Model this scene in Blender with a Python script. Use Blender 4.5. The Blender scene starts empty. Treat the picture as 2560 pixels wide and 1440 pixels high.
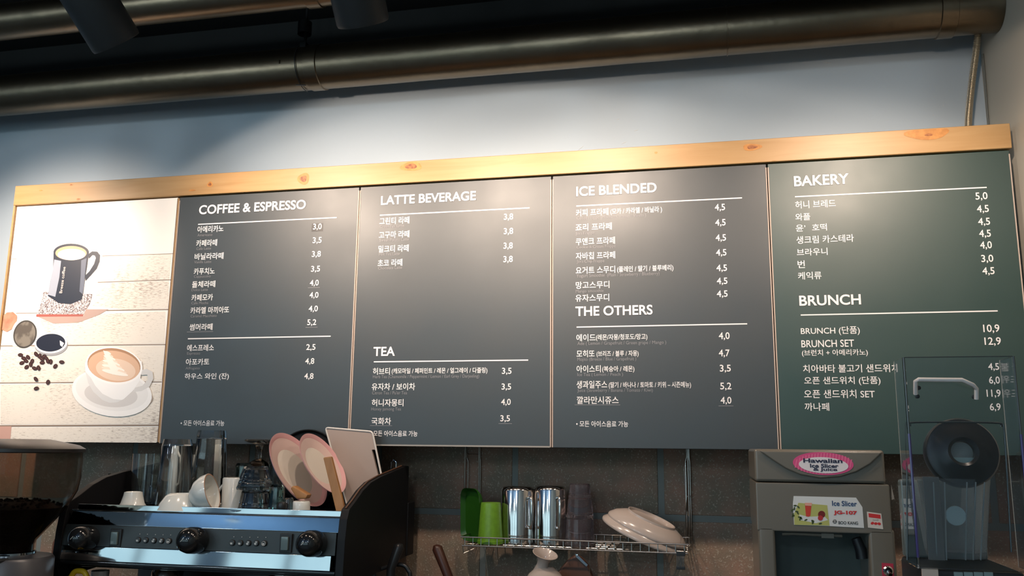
import bpy, bmesh, math, random
from mathutils import Vector, Matrix, Euler
random.seed(7)
C = bpy.context.scene.collection
SC = bpy.context.scene

# ---------------------------------------------------------------- camera
F_PX = 2148.36
RX = Vector((0.97684879, -0.02881211, -0.21198186))   # world axes in lens space (x right, y down, z forward)
RY = Vector((0.21368376, 0.17902848, 0.96035829))
RZ = Vector((0.01028085, -0.98342192, 0.18104043))
CAM = Vector((0.0, -2.75, 1.5))
cd = bpy.data.cameras.new('camera'); cam = bpy.data.objects.new('camera', cd); C.objects.link(cam)
right = Vector((RX.x, RY.x, RZ.x)); down = Vector((RX.y, RY.y, RZ.y)); fwd = Vector((RX.z, RY.z, RZ.z))
M3 = Matrix((right, -down, -fwd)).transposed()
cam.matrix_world = Matrix.Translation(CAM) @ M3.to_4x4()
cd.sensor_fit = 'HORIZONTAL'; cd.sensor_width = 36.0; cd.lens = 36.0 * F_PX / 2560.0; cd.clip_start = 0.05
SC.camera = cam

# ---------------------------------------------------------------- world, daylight, exposure
SC.view_settings.view_transform = 'Standard'
SC.view_settings.look = 'None'
SC.view_settings.exposure = 0.0
SC.view_settings.gamma = 1.0
SC.view_settings.use_curve_mapping = False
SC.cycles.use_denoising = True
SC.cycles.max_bounces = 16
SC.cycles.transmission_bounces = 16
SC.cycles.sample_clamp_indirect = 6.0
wd = bpy.data.worlds.new('overcast_sky'); SC.world = wd; wd.use_nodes = True
wd.node_tree.nodes['Background'].inputs[0].default_value = (0.55, 0.75, 0.95, 1)
wd.node_tree.nodes['Background'].inputs[1].default_value = 1.0

DAY = 0.95         # radiance of the windows of the seating room
def window_light(name, x, z, w, h, L, y=-7.28, col=(0.60, 0.95, 0.95)):
    l = bpy.data.lights.new(name, 'AREA'); l.shape = 'RECTANGLE'; l.size = w; l.size_y = h
    l.energy = L * math.pi * w * h; l.color = col
    o = bpy.data.objects.new(name, l); C.objects.link(o); o.location = (x, y, z)
    o.rotation_euler = (math.radians(90), 0, 0)       # faces +Y, into the room
    return o
WINX = [-7.9, -6.1, -4.3, -2.5, -0.7]
for wx in WINX: window_light('daylight', wx, 1.62, 1.5, 1.9, DAY)
for lx, ly in ((-5.2, -5.4), (-1.6, -5.4), (-3.4, -4.0), (-0.4, -4.2)):       # round ceiling lamps of the seating room
    l = bpy.data.lights.new('room_lamp', 'POINT'); l.shadow_soft_size = 0.13; l.energy = 32; l.color = (0.78, 0.93, 1.0)
    o = bpy.data.objects.new('room_lamp', l); C.objects.link(o); o.location = (lx, ly, 2.55)

# ---------------------------------------------------------------- helpers
def P(px, py, Y):
    d0 = Vector((px - 1280.0, py - 720.0, F_PX))
    d = Vector((RX.dot(d0), RY.dot(d0), RZ.dot(d0)))
    return CAM + d * ((Y - CAM.y) / d.y)
def PXW(px, py, X):
    d0 = Vector((px - 1280.0, py - 720.0, F_PX))
    d = Vector((RX.dot(d0), RY.dot(d0), RZ.dot(d0)))
    return CAM + d * ((X - CAM.x) / d.x)

MATS = {}
def mat(name, col=(0.5, 0.5, 0.5), rough=0.5, metal=0.0, spec=0.5, trans=0.0, ior=1.45, coat=0.0, coatr=0.05,
        noise=None, bump=None, emit=None, alpha=1.0, rnoise=None):
    """noise=(scale, colour2, contrast lo, hi[, stretch xyz]); bump=(scale, strength, distance)"""
    if name in MATS: return MATS[name]
    m = bpy.data.materials.new(name); m.use_nodes = True; MATS[name] = m
    nt = m.node_tree; b = nt.nodes['Principled BSDF']
    b.inputs['Base Color'].default_value = (*col, 1); b.inputs['Roughness'].default_value = rough
    b.inputs['Metallic'].default_value = metal; b.inputs['Specular IOR Level'].default_value = spec
    b.inputs['Transmission Weight'].default_value = trans; b.inputs['IOR'].default_value = ior
    b.inputs['Coat Weight'].default_value = coat; b.inputs['Coat Roughness'].default_value = coatr
    b.inputs['Alpha'].default_value = alpha
    tc = nt.nodes.new('ShaderNodeTexCoord')
    def nz(scale, st=(1, 1, 1), detail=4):
        mp = nt.nodes.new('ShaderNodeMapping'); mp.inputs['Scale'].default_value = st
        nt.links.new(tc.outputs['Object'], mp.inputs[0])
        n = nt.nodes.new('ShaderNodeTexNoise'); n.inputs['Scale'].default_value = scale; n.inputs['Detail'].default_value = detail
        nt.links.new(mp.outputs[0], n.inputs['Vector']); return n
    if noise:
        n = nz(noise[0], noise[4] if len(noise) > 4 else (1, 1, 1))
        r = nt.nodes.new('ShaderNodeValToRGB')
        r.color_ramp.elements[0].position = noise[2]; r.color_ramp.elements[1].position = noise[3]
        r.color_ramp.elements[0].color = (*col, 1); r.color_ramp.elements[1].color = (*noise[1], 1)
        nt.links.new(n.outputs[0], r.inputs[0]); nt.links.new(r.outputs[0], b.inputs['Base Color'])
    if rnoise:
        n = nz(rnoise[0]); mr = nt.nodes.new('ShaderNodeMapRange')
        mr.inputs[3].default_value = rnoise[1]; mr.inputs[4].default_value = rnoise[2]
        mr.inputs[1].default_value = 0.35; mr.inputs[2].default_value = 0.65
        nt.links.new(n.outputs[0], mr.inputs[0]); nt.links.new(mr.outputs[0], b.inputs['Roughness'])
    if bump:
        n = nz(bump[0]); bp = nt.nodes.new('ShaderNodeBump')
        bp.inputs['Strength'].default_value = bump[1]; bp.inputs['Distance'].default_value = bump[2]
        nt.links.new(n.outputs[0], bp.inputs['Height']); nt.links.new(bp.outputs[0], b.inputs['Normal'])
    if emit:
        b.inputs['Emission Color'].default_value = (*emit[0], 1); b.inputs['Emission Strength'].default_value = emit[1]
    return m

class B:
    """collects shapes in world space; .to() links them as ONE mesh object"""
    def __init__(self): self.bm = bmesh.new(); self.bev = False
    def _merge(self, tmp, mi, M=None):
        if M is not None: bmesh.ops.transform(tmp, matrix=M, verts=tmp.verts)
        vm = {v: self.bm.verts.new(v.co) for v in tmp.verts}
        for f in tmp.faces:
            try: nf = self.bm.faces.new([vm[v] for v in f.verts]); nf.material_index = mi
            except ValueError: pass
        tmp.free()
    def box(self, a, b, bev=0.0, mi=0, M=None, seg=2):
        t = bmesh.new(); bmesh.ops.create_cube(t, size=1)
        a = Vector(a); b = Vector(b)
        for v in t.verts: v.co = Vector([(a[i] + b[i]) / 2 + v.co[i] * abs(b[i] - a[i]) for i in range(3)])
        if bev: self.bev = True; bmesh.ops.bevel(t, geom=t.edges[:], offset=bev, segments=seg, affect='EDGES', profile=0.5)
        self._merge(t, mi, M); return self
    def lathe(self, prof, base=(0, 0, 0), seg=32, mi=0, M=None, mis=None):
        """prof: (r, z) list revolved about z through base; M applied first (about origin)"""
        t = bmesh.new(); rings = []
        for r, z in prof:
            if r < 1e-6: rings.append([t.verts.new((0, 0, z))])
            else: rings.append([t.verts.new((r * math.cos(2 * math.pi * k / seg), r * math.sin(2 * math.pi * k / seg), z)) for k in range(seg)])
        for a, b in zip(rings, rings[1:]):
            if len(a) == 1 and len(b) == 1: continue
            for k in range(seg):
                k2 = (k + 1) % seg
                if len(a) == 1: t.faces.new([a[0], b[k2], b[k]])
                elif len(b) == 1: t.faces.new([a[k], a[k2], b[0]])
                else: t.faces.new([a[k], a[k2], b[k2], b[k]])
        MM = Matrix.Translation(Vector(base)) @ (M if M is not None else Matrix())
        self._merge(t, mi, MM); return self
    def tube(self, pts, r, seg=8, mi=0, closed=False, cap=True):
        pts = [Vector(p) for p in pts]; n = len(pts); t = bmesh.new(); rings = []
        up = None
        for i, p in enumerate(pts):
            if closed: d = pts[(i + 1) % n] - pts[i - 1]
            else: d = pts[min(i + 1, n - 1)] - pts[max(i - 1, 0)]
            d.normalize()
            if up is None: up = Vector((0, 0, 1)) if abs(d.z) < 0.9 else Vector((1, 0, 0))
            s = d.cross(up).normalized(); up = s.cross(d).normalized()
            rr = r[i] if isinstance(r, (list, tuple)) else r
            rings.append([t.verts.new(p + (s * math.cos(2 * math.pi * k / seg) + up * math.sin(2 * math.pi * k / seg)) * rr) for k in range(seg)])
        pr = list(zip(rings, rings[1:])) + ([(rings[-1], rings[0])] if closed else [])
        for a, b in pr:
            for k in range(seg): t.faces.new([a[k], a[(k + 1) % seg], b[(k + 1) % seg], b[k]])
        if cap and not closed: t.faces.new(rings[0][::-1]); t.faces.new(rings[-1])
        self._merge(t, mi); return self
    def prism(self, poly, ext, mi=0, bev=0.0, M=None):
        """poly: 3-D points in order (planar), ext: extrusion vector"""
        t = bmesh.new(); ext = Vector(ext); n = len(poly)
        a = [t.verts.new(Vector(p)) for p in poly]; b = [t.verts.new(Vector(p) + ext) for p in poly]
        t.faces.new(a); t.faces.new(b[::-1])
        for k in range(n): t.faces.new([a[k], b[k], b[(k + 1) % n], a[(k + 1) % n]][::-1])
        bmesh.ops.recalc_face_normals(t, faces=t.faces[:])
        if bev: self.bev = True; bmesh.ops.bevel(t, geom=t.edges[:], offset=bev, segments=2, affect='EDGES', profile=0.5)
        self._merge(t, mi, M); return self
    def face(self, pts, mi=0):
        f = self.bm.faces.new([self.bm.verts.new(Vector(p)) for p in pts]); f.material_index = mi; return self
    def to(self, name, mats, parent=None, ang=40, smooth=True, fixn=True, kind=None, label=None):
        if fixn: bmesh.ops.recalc_face_normals(self.bm, faces=self.bm.faces[:])
        off = parent_world(parent)
        if off is not None: bmesh.ops.translate(self.bm, vec=-off, verts=self.bm.verts)
        me = bpy.data.meshes.new(name); self.bm.to_mesh(me); self.bm.free()
        if not isinstance(mats, (list, tuple)): mats = [mats]
        for m in mats: me.materials.append(m)
        if smooth:
            for p in me.polygons: p.use_smooth = True
            me.set_sharp_from_angle(angle=math.radians(ang))
        o = bpy.data.objects.new(name, me); C.objects.link(o)
        if self.bev and smooth: o.modifiers.new('weighted_normals', 'WEIGHTED_NORMAL').keep_sharp = True
        if parent: o.parent = parent
        if kind: o['kind'] = kind
        if label: o['label'] = label
        return o
def parent_world(o):
    if o is None: return None
    v = Vector((0, 0, 0))
    while o: v += Vector(o.location); o = o.parent
    return v
def thing(name, label, cat, loc, group=None):
    o = bpy.data.objects.new(name, None); C.objects.link(o); o.location = loc; o.empty_display_size = 0.05
    o['label'] = label; o['category'] = cat
    if group: o['group'] = group
    return o
def tag(o, label, cat, group=None):
    o['label'] = label; o['category'] = cat
    if group: o['group'] = group
    return o
def link_copy(src, parent=None, loc=None):
    o = src.copy(); C.objects.link(o); o.parent = parent
    if loc is not None: o.location = loc
    return o

# ---------------------------------------------------------------- materials
WALL = mat('pale_blue_paint', (0.40, 0.475, 0.54), 0.5, spec=0.4, bump=(60, 0.15, 0.002), rnoise=(3, 0.42, 0.6))
BLUE = mat('blue_ceiling_paint', (0.17, 0.32, 0.56), 0.7)
BLACKPAINT = mat('black_paint', (0.012, 0.013, 0.013), 0.5, spec=0.4)
DUCTM = mat('black_duct_paint', (0.20, 0.155, 0.105), 0.34, metal=1.0, bump=(35, 0.25, 0.003), noise=(7, (0.17, 0.13, 0.088), .35, .7))
LAMPB = mat('lamp_black', (0.022, 0.023, 0.024), 0.45, spec=0.4)
BLACKPL = mat('black_plastic', (0.012, 0.012, 0.013), 0.35)
BLACKGL = mat('gloss_black', (0.008, 0.009, 0.010), 0.12, coat=0.3)
GREYPL = mat('dark_grey_plastic', (0.06, 0.06, 0.065), 0.4)
CHROME = mat('chrome', (0.42, 0.44, 0.45), 0.06, metal=1.0, noise=(6, (0.35, 0.38, 0.40), .3, .7))
STEEL = mat('polished_steel', (0.62, 0.60, 0.58), 0.12, metal=1.0)
WIRE = mat('steel_wire', (0.55, 0.52, 0.48), 0.25, metal=1.0)
CERAM = mat('white_ceramic', (0.56, 0.57, 0.54), 0.18, coat=0.4)
CERAMP = mat('cream_ceramic', (0.40, 0.335, 0.295), 0.2, coat=0.4)
GLASS = mat('clear_glass', (0.95, 0.97, 0.97), 0.02, trans=1.0, ior=1.45)
PLGLASS = mat('clear_plastic', (0.95, 0.90, 0.95), 0.05, trans=.985, ior=1.22)
BOARDSLATE = mat('slate_print', (0.011, 0.018, 0.022), 0.48, spec=1.0, bump=(900, 0.12, 0.0006), rnoise=(4, 0.45, 0.52))
BOARDGREEN = mat('green_print', (0.002, 0.027, 0.023), 0.48, spec=1.0, bump=(900, 0.12, 0.0006), rnoise=(4, 0.45, 0.52))
WHITEINK = mat('white_lettering', (0.72, 0.70, 0.70), 0.45)
GREYINK = mat('grey_lettering', (0.20, 0.20, 0.21), 0.5)
DARKINK = mat('dark_outline', (0.014, 0.015, 0.018), 0.5)
EDGE = mat('panel_edge', (0.42, 0.34, 0.29), 0.6)
GAP = mat('dark_brown_gap', (0.05, 0.02, 0.01), 0.8)

# pine: rings stretched along X
def pine():
    m = bpy.data.materials.new('knotty_pine'); m.use_nodes = True; nt = m.node_tree; b = nt.nodes['Principled BSDF']
    tc = nt.nodes.new('ShaderNodeTexCoord'); mp = nt.nodes.new('ShaderNodeMapping'); mp.inputs['Scale'].default_value = (0.7, 1, 9)
    nt.links.new(tc.outputs['Object'], mp.inputs[0])
    n = nt.nodes.new('ShaderNodeTexNoise'); n.inputs['Scale'].default_value = 5; n.inputs['Detail'].default_value = 6; n.inputs['Distortion'].default_value = 0.6
    nt.links.new(mp.outputs[0], n.inputs['Vector'])
    r = nt.nodes.new('ShaderNodeValToRGB'); r.color_ramp.elements[0].position = .3; r.color_ramp.elements[1].position = .72
    r.color_ramp.elements[0].color = (0.38, 0.235, 0.10, 1); r.color_ramp.elements[1].color = (0.32, 0.18, 0.065, 1)
    nt.links.new(n.outputs[0], r.inputs[0]); nt.links.new(r.outputs[0], b.inputs['Base Color']); b.inputs['Roughness'].default_value = 0.45
    return m
PINE = pine()
KNOT = mat('pine_knot', (0.16, 0.045, 0.012), 0.5, noise=(120, (0.30, 0.11, 0.03), .4, .6))
KNOTR = mat('pine_knot_ring', (0.45, 0.20, 0.05), 0.5, noise=(60, (0.36, 0.15, 0.035), .4, .6))

def stone(name, c1, c2, spk):
    m = bpy.data.materials.new(name); m.use_nodes = True; nt = m.node_tree; b = nt.nodes['Principled BSDF']
    tc = nt.nodes.new('ShaderNodeTexCoord')
    n = nt.nodes.new('ShaderNodeTexNoise'); n.inputs['Scale'].default_value = 9; n.inputs['Detail'].default_value = 5
    nt.links.new(tc.outputs['Object'], n.inputs['Vector'])
    r = nt.nodes.new('ShaderNodeValToRGB'); r.color_ramp.elements[0].position = .35; r.color_ramp.elements[1].position = .65
    r.color_ramp.elements[0].color = (*c1, 1); r.color_ramp.elements[1].color = (*c2, 1)
    nt.links.new(n.outputs[0], r.inputs[0])
    v = nt.nodes.new('ShaderNodeTexNoise'); v.inputs['Scale'].default_value = 200; v.inputs['Detail'].default_value = 2
    nt.links.new(tc.outputs['Object'], v.inputs['Vector'])
    rv = nt.nodes.new('ShaderNodeValToRGB'); rv.color_ramp.elements[0].position = .60; rv.color_ramp.elements[1].position = .68
    nt.links.new(v.outputs[0], rv.inputs[0])
    mx = nt.nodes.new('ShaderNodeMix'); mx.data_type = 'RGBA'
    nt.links.new(rv.outputs[0], mx.inputs[0]); nt.links.new(r.outputs[0], mx.inputs[6]); mx.inputs[7].default_value = (*spk, 1)
    nt.links.new(mx.outputs[2], b.inputs['Base Color']); b.inputs['Roughness'].default_value = 0.75
    bp = nt.nodes.new('ShaderNodeBump'); bp.inputs['Strength'].default_value = 0.35; bp.inputs['Distance'].default_value = 0.003
    nt.links.new(v.outputs[0], bp.inputs['Height']); nt.links.new(bp.outputs[0], b.inputs['Normal'])
    return m
TILE = stone('speckled_stone', (0.23, 0.135, 0.095), (0.14, 0.12, 0.085), (0.29, 0.25, 0.20))
GROUT = mat('grey_grout', (0.15, 0.165, 0.155), 0.8, bump=(80, .3, .002))

# ================================================================ THE ROOM
CEIL = 3.06; XR = 0.878; XL = -9.2; YB = -7.2
o = B().box((XL, 0.0, 0), (XR + .1, 0.12, CEIL)).to('wall_back', WALL, smooth=False); o['kind'] = 'structure'; wall_back = o
o = B().box((XL, -0.004, 2.80), (XR, 0.0, CEIL)).to('trim_1', BLACKPAINT, smooth=False); o['kind'] = 'structure'
o = B().box((XR, YB, 0), (XR + 0.12, 0.0, CEIL)).to('wall_right', mat('right_wall_paint', (0.47, 0.44, 0.37), 0.55, bump=(60, 0.15, 0.002)), smooth=False); o['kind'] = 'structure'  # warmer base colour than the back wall
o = B().box((XL - .12, YB, 0), (XL, 0.12, CEIL)).to('wall_left', mat('blue_wall_paint', (0.25, 0.36, 0.5), 0.7), smooth=False); o['kind'] = 'structure'
o = B().box((XL, YB, -0.1), (XR, 0.0, 0.0)).to('floor', mat('concrete_floor', (0.28, 0.27, 0.25), 0.5, noise=(4, (0.22, 0.21, 0.2), .3, .7)), smooth=False); o['kind'] = 'structure'
b = B(); b.box((XL, -1.75, CEIL), (XR, 0.0, CEIL + .1), mi=0); b.box((XL, YB, CEIL + .002), (XR, -1.75, CEIL + .1), mi=1)
o = b.to('ceiling', [BLACKPAINT, BLUE], smooth=False); o['kind'] = 'structure'
# far wall of the seating room, with window openings
b = B()
edges = [XL]
for wx in WINX: edges += [wx - .75, wx + .75]
edges.append(XR)
for k in range(0, len(edges), 2): b.box((edges[k], YB - .1, 0), (edges[k + 1], YB, CEIL))
for wx in WINX:
    b.box((wx - .75, YB - .1, 0), (wx + .75, YB, .67)); b.box((wx - .75, YB - .1, 2.57), (wx + .75, YB, CEIL))
o = b.to('wall_front', mat('front_wall_paint', (0.30, 0.38, 0.46), 0.7), smooth=False); o['kind'] = 'structure'
PANE = mat('window_pane_glass', (0.9, 0.95, 0.95), 0.0, trans=1.0, ior=1.01)
for k, wx in enumerate(WINX):
    b = B()
    for x in (wx - .73, wx, wx + .73): b.box((x - .025, YB - .06, .67), (x + .025, YB + .01, 2.57))
    for z in (.695, 1.45, 2.545): b.box((wx - .75, YB - .055, z - .025), (wx + .75, YB + .005, z + .025))
    w = b.to('window_%d' % (k + 1), mat('white_frame', (0.6, 0.62, 0.62), 0.5), smooth=False); w['kind'] = 'structure'

# tile wall below the boards: grout bed and single tiles, children of wall_back
b = B().box((XL + 6.0, -0.0105, 0.0), (XR, 0.0, 1.62)); b.to('grout_bed', GROUT, wall_back, smooth=False)
J = 0.0095
rows = [(1.30, 1.60, [-3.2, -2.87, -2.42, -1.963, -1.51, -1.05, -0.588, -0.130, 0.33, 0.80, XR + J]),
        (0.98, 1.281, [-3.2, -2.9, -2.32, -1.80, -1.25, -0.69, -0.137, 0.41, XR + J])]
for z0, z1, xs in rows:
    for xa, xb in zip(xs, xs[1:]):
        dy = random.uniform(-.0012, .0012)
        B().box((xa + J, -0.0125 + dy, z0), (xb - J, -0.002, z1), bev=0.002, seg=1).to('tile', TILE, wall_back, smooth=False)

# ================================================================ COUNTER (below the frame, carries everything)
cn = thing('back_counter', 'long dark back counter standing along the tiled wall', 'counter', (-0.9, -0.45, 0))
B().box((-2.75, -1.10, 0.86), (XR - .003, -0.016, 0.90), bev=.004).to('worktop', mat('dark_worktop', (0.05, 0.045, 0.04), 0.35), cn)
B().box((-2.72, -1.05, 0.0), (XR - .003, -0.02, 0.86)).to('cabinet_body', mat('cabinet_dark', (0.08, 0.06, 0.05), 0.6), cn, smooth=False)

# ================================================================ DUCTS
def duct(name, label, x0, x1, yc, zc, r, seams, collars, endcap=False):
    d = thing(name, label, 'duct', ((x0 + x1) / 2, yc, zc))
    MX = Matrix.Rotation(math.radians(90), 4, 'Y')
    prof = [(r - .002, 0), (r, 0.001)]
    n = 40
    for k in range(1, n): prof.append((r + random.uniform(-.0006, .0006), (x1 - x0) * k / n))
    prof += [(r, x1 - x0 - .001), (r - .002, x1 - x0)]
    B().lathe(prof, (x0, yc, zc), 64, M=MX).to('duct_pipe', DUCTM, d, ang=60)
    for x in seams:
        B().lathe([(r + .0003, 0), (r + .0022, .0006), (r + .0022, .003), (r + .0003, .0036)], (x, yc, zc), 64, M=MX).to('seam_ring', DUCTM, d, ang=60)
    for x in collars:
        B().lathe([(r, 0), (r + .004, .002), (r + .004, .045), (r, .047)], (x, yc, zc), 64, M=MX).to('collar', DUCTM, d, ang=60)
    return d
DY, DZ, DR = -0.180, 2.778, 0.074
d1 = duct('air_duct', 'thick black duct running along the blue wall above the menu boards', -4.5, XR, DY, DZ, DR, [0.107], [-1.285, 0.71])
# loose strap and hanger at the coupling
xs = P(735, 150, DY - DR).x
ring = [(xs + 0.010 * (k / 24.0), DY + (DR + .0045) * math.sin(a), DZ + (DR + .0045) * math.cos(a)) for k, a in [(k, math.radians(-35 - k * 6.6)) for k in range(25)]]
B().tube(ring, 0.0016, 6).to('strap', BLACKPL, d1)
B().tube([(xs - .005, DY - .04, DZ - DR - .001), (xs + .028, DY - .035, DZ - DR - .003)], 0.0022, 6).to('strap_end', BLACKPL, d1)
B().box((xs - .012, DY - .02, DZ + DR - .004), (xs + .012, DY + .02, DZ + DR + .02), bev=.003).lathe([(.005, 0), (.005, CEIL - DZ - DR - .015)], (xs, DY, DZ + DR + .015), 10).lathe([(.024, 0), (.024, .045), (.0, .046)], (xs, DY - .01, DZ + DR + .05), 16).to('hanger', BLACKPL, d1)
B().box((P(700, 150, DY - DR).x - .002, DY - DR - .003, DZ - .01), (P(700, 150, DY - DR).x + .002, DY - DR + .002, DZ + .002)).to('screw', STEEL, d1)
d2 = duct('air_duct', 'second black duct nearer the ceiling, crossing the top left corner', -4.5, 0.6, -0.50, 2.885, 0.058, [-1.9], [-1.155])

# flexible conduit from the duct down behind the pine rail
pts = []
pa = [P(2446, 74, -.13), P(2441, 120, -.105), P(2433, 180, -.09), P(2426, 240, -.08), P(2421, 300, -.08), P(2420, 370, -.09)]
def catmull(pts, n):
    out = []
    for i in range(len(pts) - 1):
        p0 = pts[max(i - 1, 0)]; p1 = pts[i]; p2 = pts[i + 1]; p3 = pts[min(i + 2, len(pts) - 1)]
        for k in range(n):
            t = k / n
            out.append(0.5 * ((2 * p1) + (-p0 + p2) * t + (2 * p0 - 5 * p1 + 4 * p2 - p3) * t * t + (-p0 + 3 * p1 - 3 * p2 + p3) * t ** 3))
    out.append(pts[-1]); return out
cp0 = catmull([Vector(p) for p in pa], 40); cp = [cp0[0]]; acc = 0.0
for u, v in zip(cp0, cp0[1:]):
    L_ = (v - u).length; t_ = 0.0018 - acc
    while t_ < L_: cp.append(u.lerp(v, t_ / L_)); t_ += 0.0018
    acc = L_ - (t_ - 0.0018)
tag(B().tube(cp, [0.0108 if k % 2 else 0.0086 for k in range(len(cp))], 12).to('flexible_conduit', mat('conduit_metal', (0.62, 0.56, 0.46), 0.3, metal=0.9), ang=80),
    'ribbed metal conduit dropping from the duct to behind the pine rail', 'conduit')
# thin grey cable down the right wall
tag(B().tube([PXW(2457, 135, XR - .003), PXW(2464, 220, XR - .003), PXW(2471, 318, XR - .003), PXW(2476, 380, XR - .003)], 0.0030, 8).to('wall_cable', mat('grey_cable', (0.13, 0.14, 0.13), 0.5)),
    'thin grey cable running down the right wall beside the conduit', 'cable')

# small plaster nicks on the blue wall
for k, (x, y, l_, a_) in enumerate(((1452, 370, 20, 38), (1560, 357, 16, 22), (1545, 298, 7, 0), (1590, 326, 12, 14), (1805, 217, 6, -20), (2335, 243, 5, 80), (2358, 264, 6, 85), (2333, 288, 5, 80), (1895, 361, 8, 10), (643, 236, 5, 10), (1760, 133, 5, 20), (2068, 157, 22, -12))):
    p = P(x, y, -.0005); s_ = l_ / 780.0; a_ = math.radians(a_); d_ = Vector((math.cos(a_), 0, math.sin(a_))) * s_ / 2
    B().tube([p - d_, p, p + d_], [.0003, .0011, .0003], 6).to('plaster_nick', mat('nick_white', (.52, .55, .56), .6), wall_back)
# ================================================================ SPOT LAMPS
def spot(name, label, bottom, d, core, spill, length=0.19, r=0.0620, group=None, col=(1.0, 0.79, 0.63), core_ang=76, cut=16):
    d = Vector(d).normalized(); bottom = Vector(bottom); top = bottom - d * length; y_front = bottom.y > -2
    t = thing(name, label, 'lamp', top)
    q = Vector((0, 0, -1)).rotation_difference(d).to_matrix().to_4x4()
    # can: outer wall, rim and inner wall; opening at local z=-length
    prof = [(0.0, 0.0), (r * .80, 0.0), (r * .97, -.012), (r, -.03), (r, -length + .006), (r - .002, -length), (r - .006, -length), (r - .006, -length + .085), (0, -length + .085)]
    B().lathe(prof, top, 40, M=q).to('can', LAMPB, t, ang=50)
    # yoke and stem to the ceiling track
    B().tube([top + Vector((0.0, 0, 0.0)), Vector((top.x, top.y, CEIL - .036))], 0.009, 10).to('stem', LAMPB, t)
    side = d.cross(Vector((0, 1, 0))).normalized()
    mid = top + d * 0.045
    B().tube([mid + side * (r + .004), mid + side * (r + .006) - d * .04, top - d * .025, mid - side * (r + .006) - d * .04, mid - side * (r + .004)], 0.005, 8).lathe([(0.012, -.006), (.012, .006)], mid + side * (r + .003), 12, M=Vector((0, 0, 1)).rotation_difference(side).to_matrix().to_4x4()).to('yoke', LAMPB, t)
    B().lathe([(0, 0), (r * .62, 0), (r * .62, .004), (0, .004)], bottom - d * .075, 24, M=q).to('lens', mat('lamp_lens', (1, .9, .7), .3, emit=((1, .75, .5), 12)), t)
    for nm, e, ang, bl in (('beam', core, core_ang, 1.0), ('spill', spill, 2 * (math.degrees(math.asin(-d.z)) + cut), 0.12)):
        if e <= 0: continue
        l = bpy.data.lights.new(nm, 'SPOT'); l.energy = e; l.spot_size = math.radians(ang); l.spot_blend = bl
        l.color = col; l.shadow_soft_size = 0.022
        lo = bpy.data.objects.new(nm, l); C.objects.link(lo)
        lo.location = (bottom - d * 0.020) - top; lo.parent = t
        dl = Vector((d.x, d.y + .35, d.z + .30)) if nm == 'beam' and y_front else d      # beam aimed above the can's axis to brighten the upper wall and boards
        lo.rotation_euler = Vector((0, 0, -1)).rotation_difference(dl.normalized()).to_euler()
    return t
YL = -1.00
for lx, ly, lw in ((-5.2, -5.4, 'hanging lamp of the seating room, furthest left by the windows'), (-1.6, -5.4, 'hanging lamp of the seating room by the windows, right hand one'), (-3.4, -4.0, 'hanging lamp of the seating room, left one nearer the counter'), (-0.4, -4.2, 'hanging lamp of the seating room, closest to the right wall')):
    t = thing('ceiling_lamp', lw, 'lamp', (lx, ly, 3.06))
    B().lathe([(0, 0), (.05, 0), (.05, -.02), (.006, -.03), (.006, -.34), (.05, -.36), (.055, -.375), (0, -.375)], (lx, ly, 3.06), 32).to('shade', mat('white_frame', (0.6, 0.62, 0.62), 0.5), t)
b1 = P(292, 108, YL); b2 = P(908, 58, YL)
LG = 'black can spotlights on the track'
spot('spotlight', 'black can spotlight tilted to the right, leftmost in view', b1, (0.22, 0.70, -0.71), 48, 19)
spot('spotlight', 'black can spotlight hanging nearly straight down before the upper duct', b2, (0.02, 0.62, -0.78), 38, 22)
spot('spotlight', 'black can spotlight just above the frame before the ice blended panel', (-0.31, YL, 2.53), (0.0, 0.60, -0.8), 44, 18, cut=14)
spot('spotlight', 'black can spotlight just above the frame before the bakery panel', (0.51, YL, 2.53), (0.0, 0.55, -0.83), 42, 16, cut=14)
spot('spotlight', 'black can spotlight outside the left edge before the coffee picture', (-2.45, YL, 2.47), (0.10, 0.60, -0.8), 100, 6)
for k, x in enumerate((-2.2, -0.5)):
    spot('spotlight', ['black can spotlight of the rear row, over the left of the serving side', 'black can spotlight of the rear row, over the right of the serving side'][k],
         (x, -2.55, 2.62), (0.0, 0.72, -0.62), 4, 0, core_ang=95)
tr = thing('lamp_track', 'black ceiling track carrying the can spotlights', 'track', (-0.9, YL - .1, CEIL))
B().box((-3.0, YL - .16, CEIL - .035), (XR - .02, YL - .04, CEIL)).to('rail', LAMPB, tr, smooth=False)
B().box((-3.0, -2.72, CEIL - .035), (XR - .02, -2.60, CEIL)).to('rail', LAMPB, tr, smooth=False)

# ================================================================ MENU BOARD
YF = -0.225                       # front face of the panels
Z0, Z1, ZT = 1.497, 2.326, 2.400  # panel bottom, panel top, top of the pine rail
fr = thing('sign_frame', 'knotty pine rail and frame that carries the five menu boards', 'frame', (-0.76, -0.2, Z0))
B().box((-2.384, -0.235, Z1 + .002), (0.861, -0.19, ZT), bev=.0015, seg=1).to('top_rail', PINE, fr)
B().box((-2.384, -0.232, Z0 + .005), (-2.377, -0.19, Z1 + .002)).to('side_strip', PINE, fr, smooth=False)
B().box((-2.377, -0.2105, Z0 + .004), (0.858, -0.195, Z1 + .002)).to('backing', GAP, fr, smooth=False)
for k, x in enumerate((-2.25, -1.4, -0.7, 0.1, 0.75)):
    B().box((x - .02, -0.195, 1.66), (x + .02, 0.0, 1.70)).to('bracket', BLACKPL, fr, smooth=False)
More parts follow.
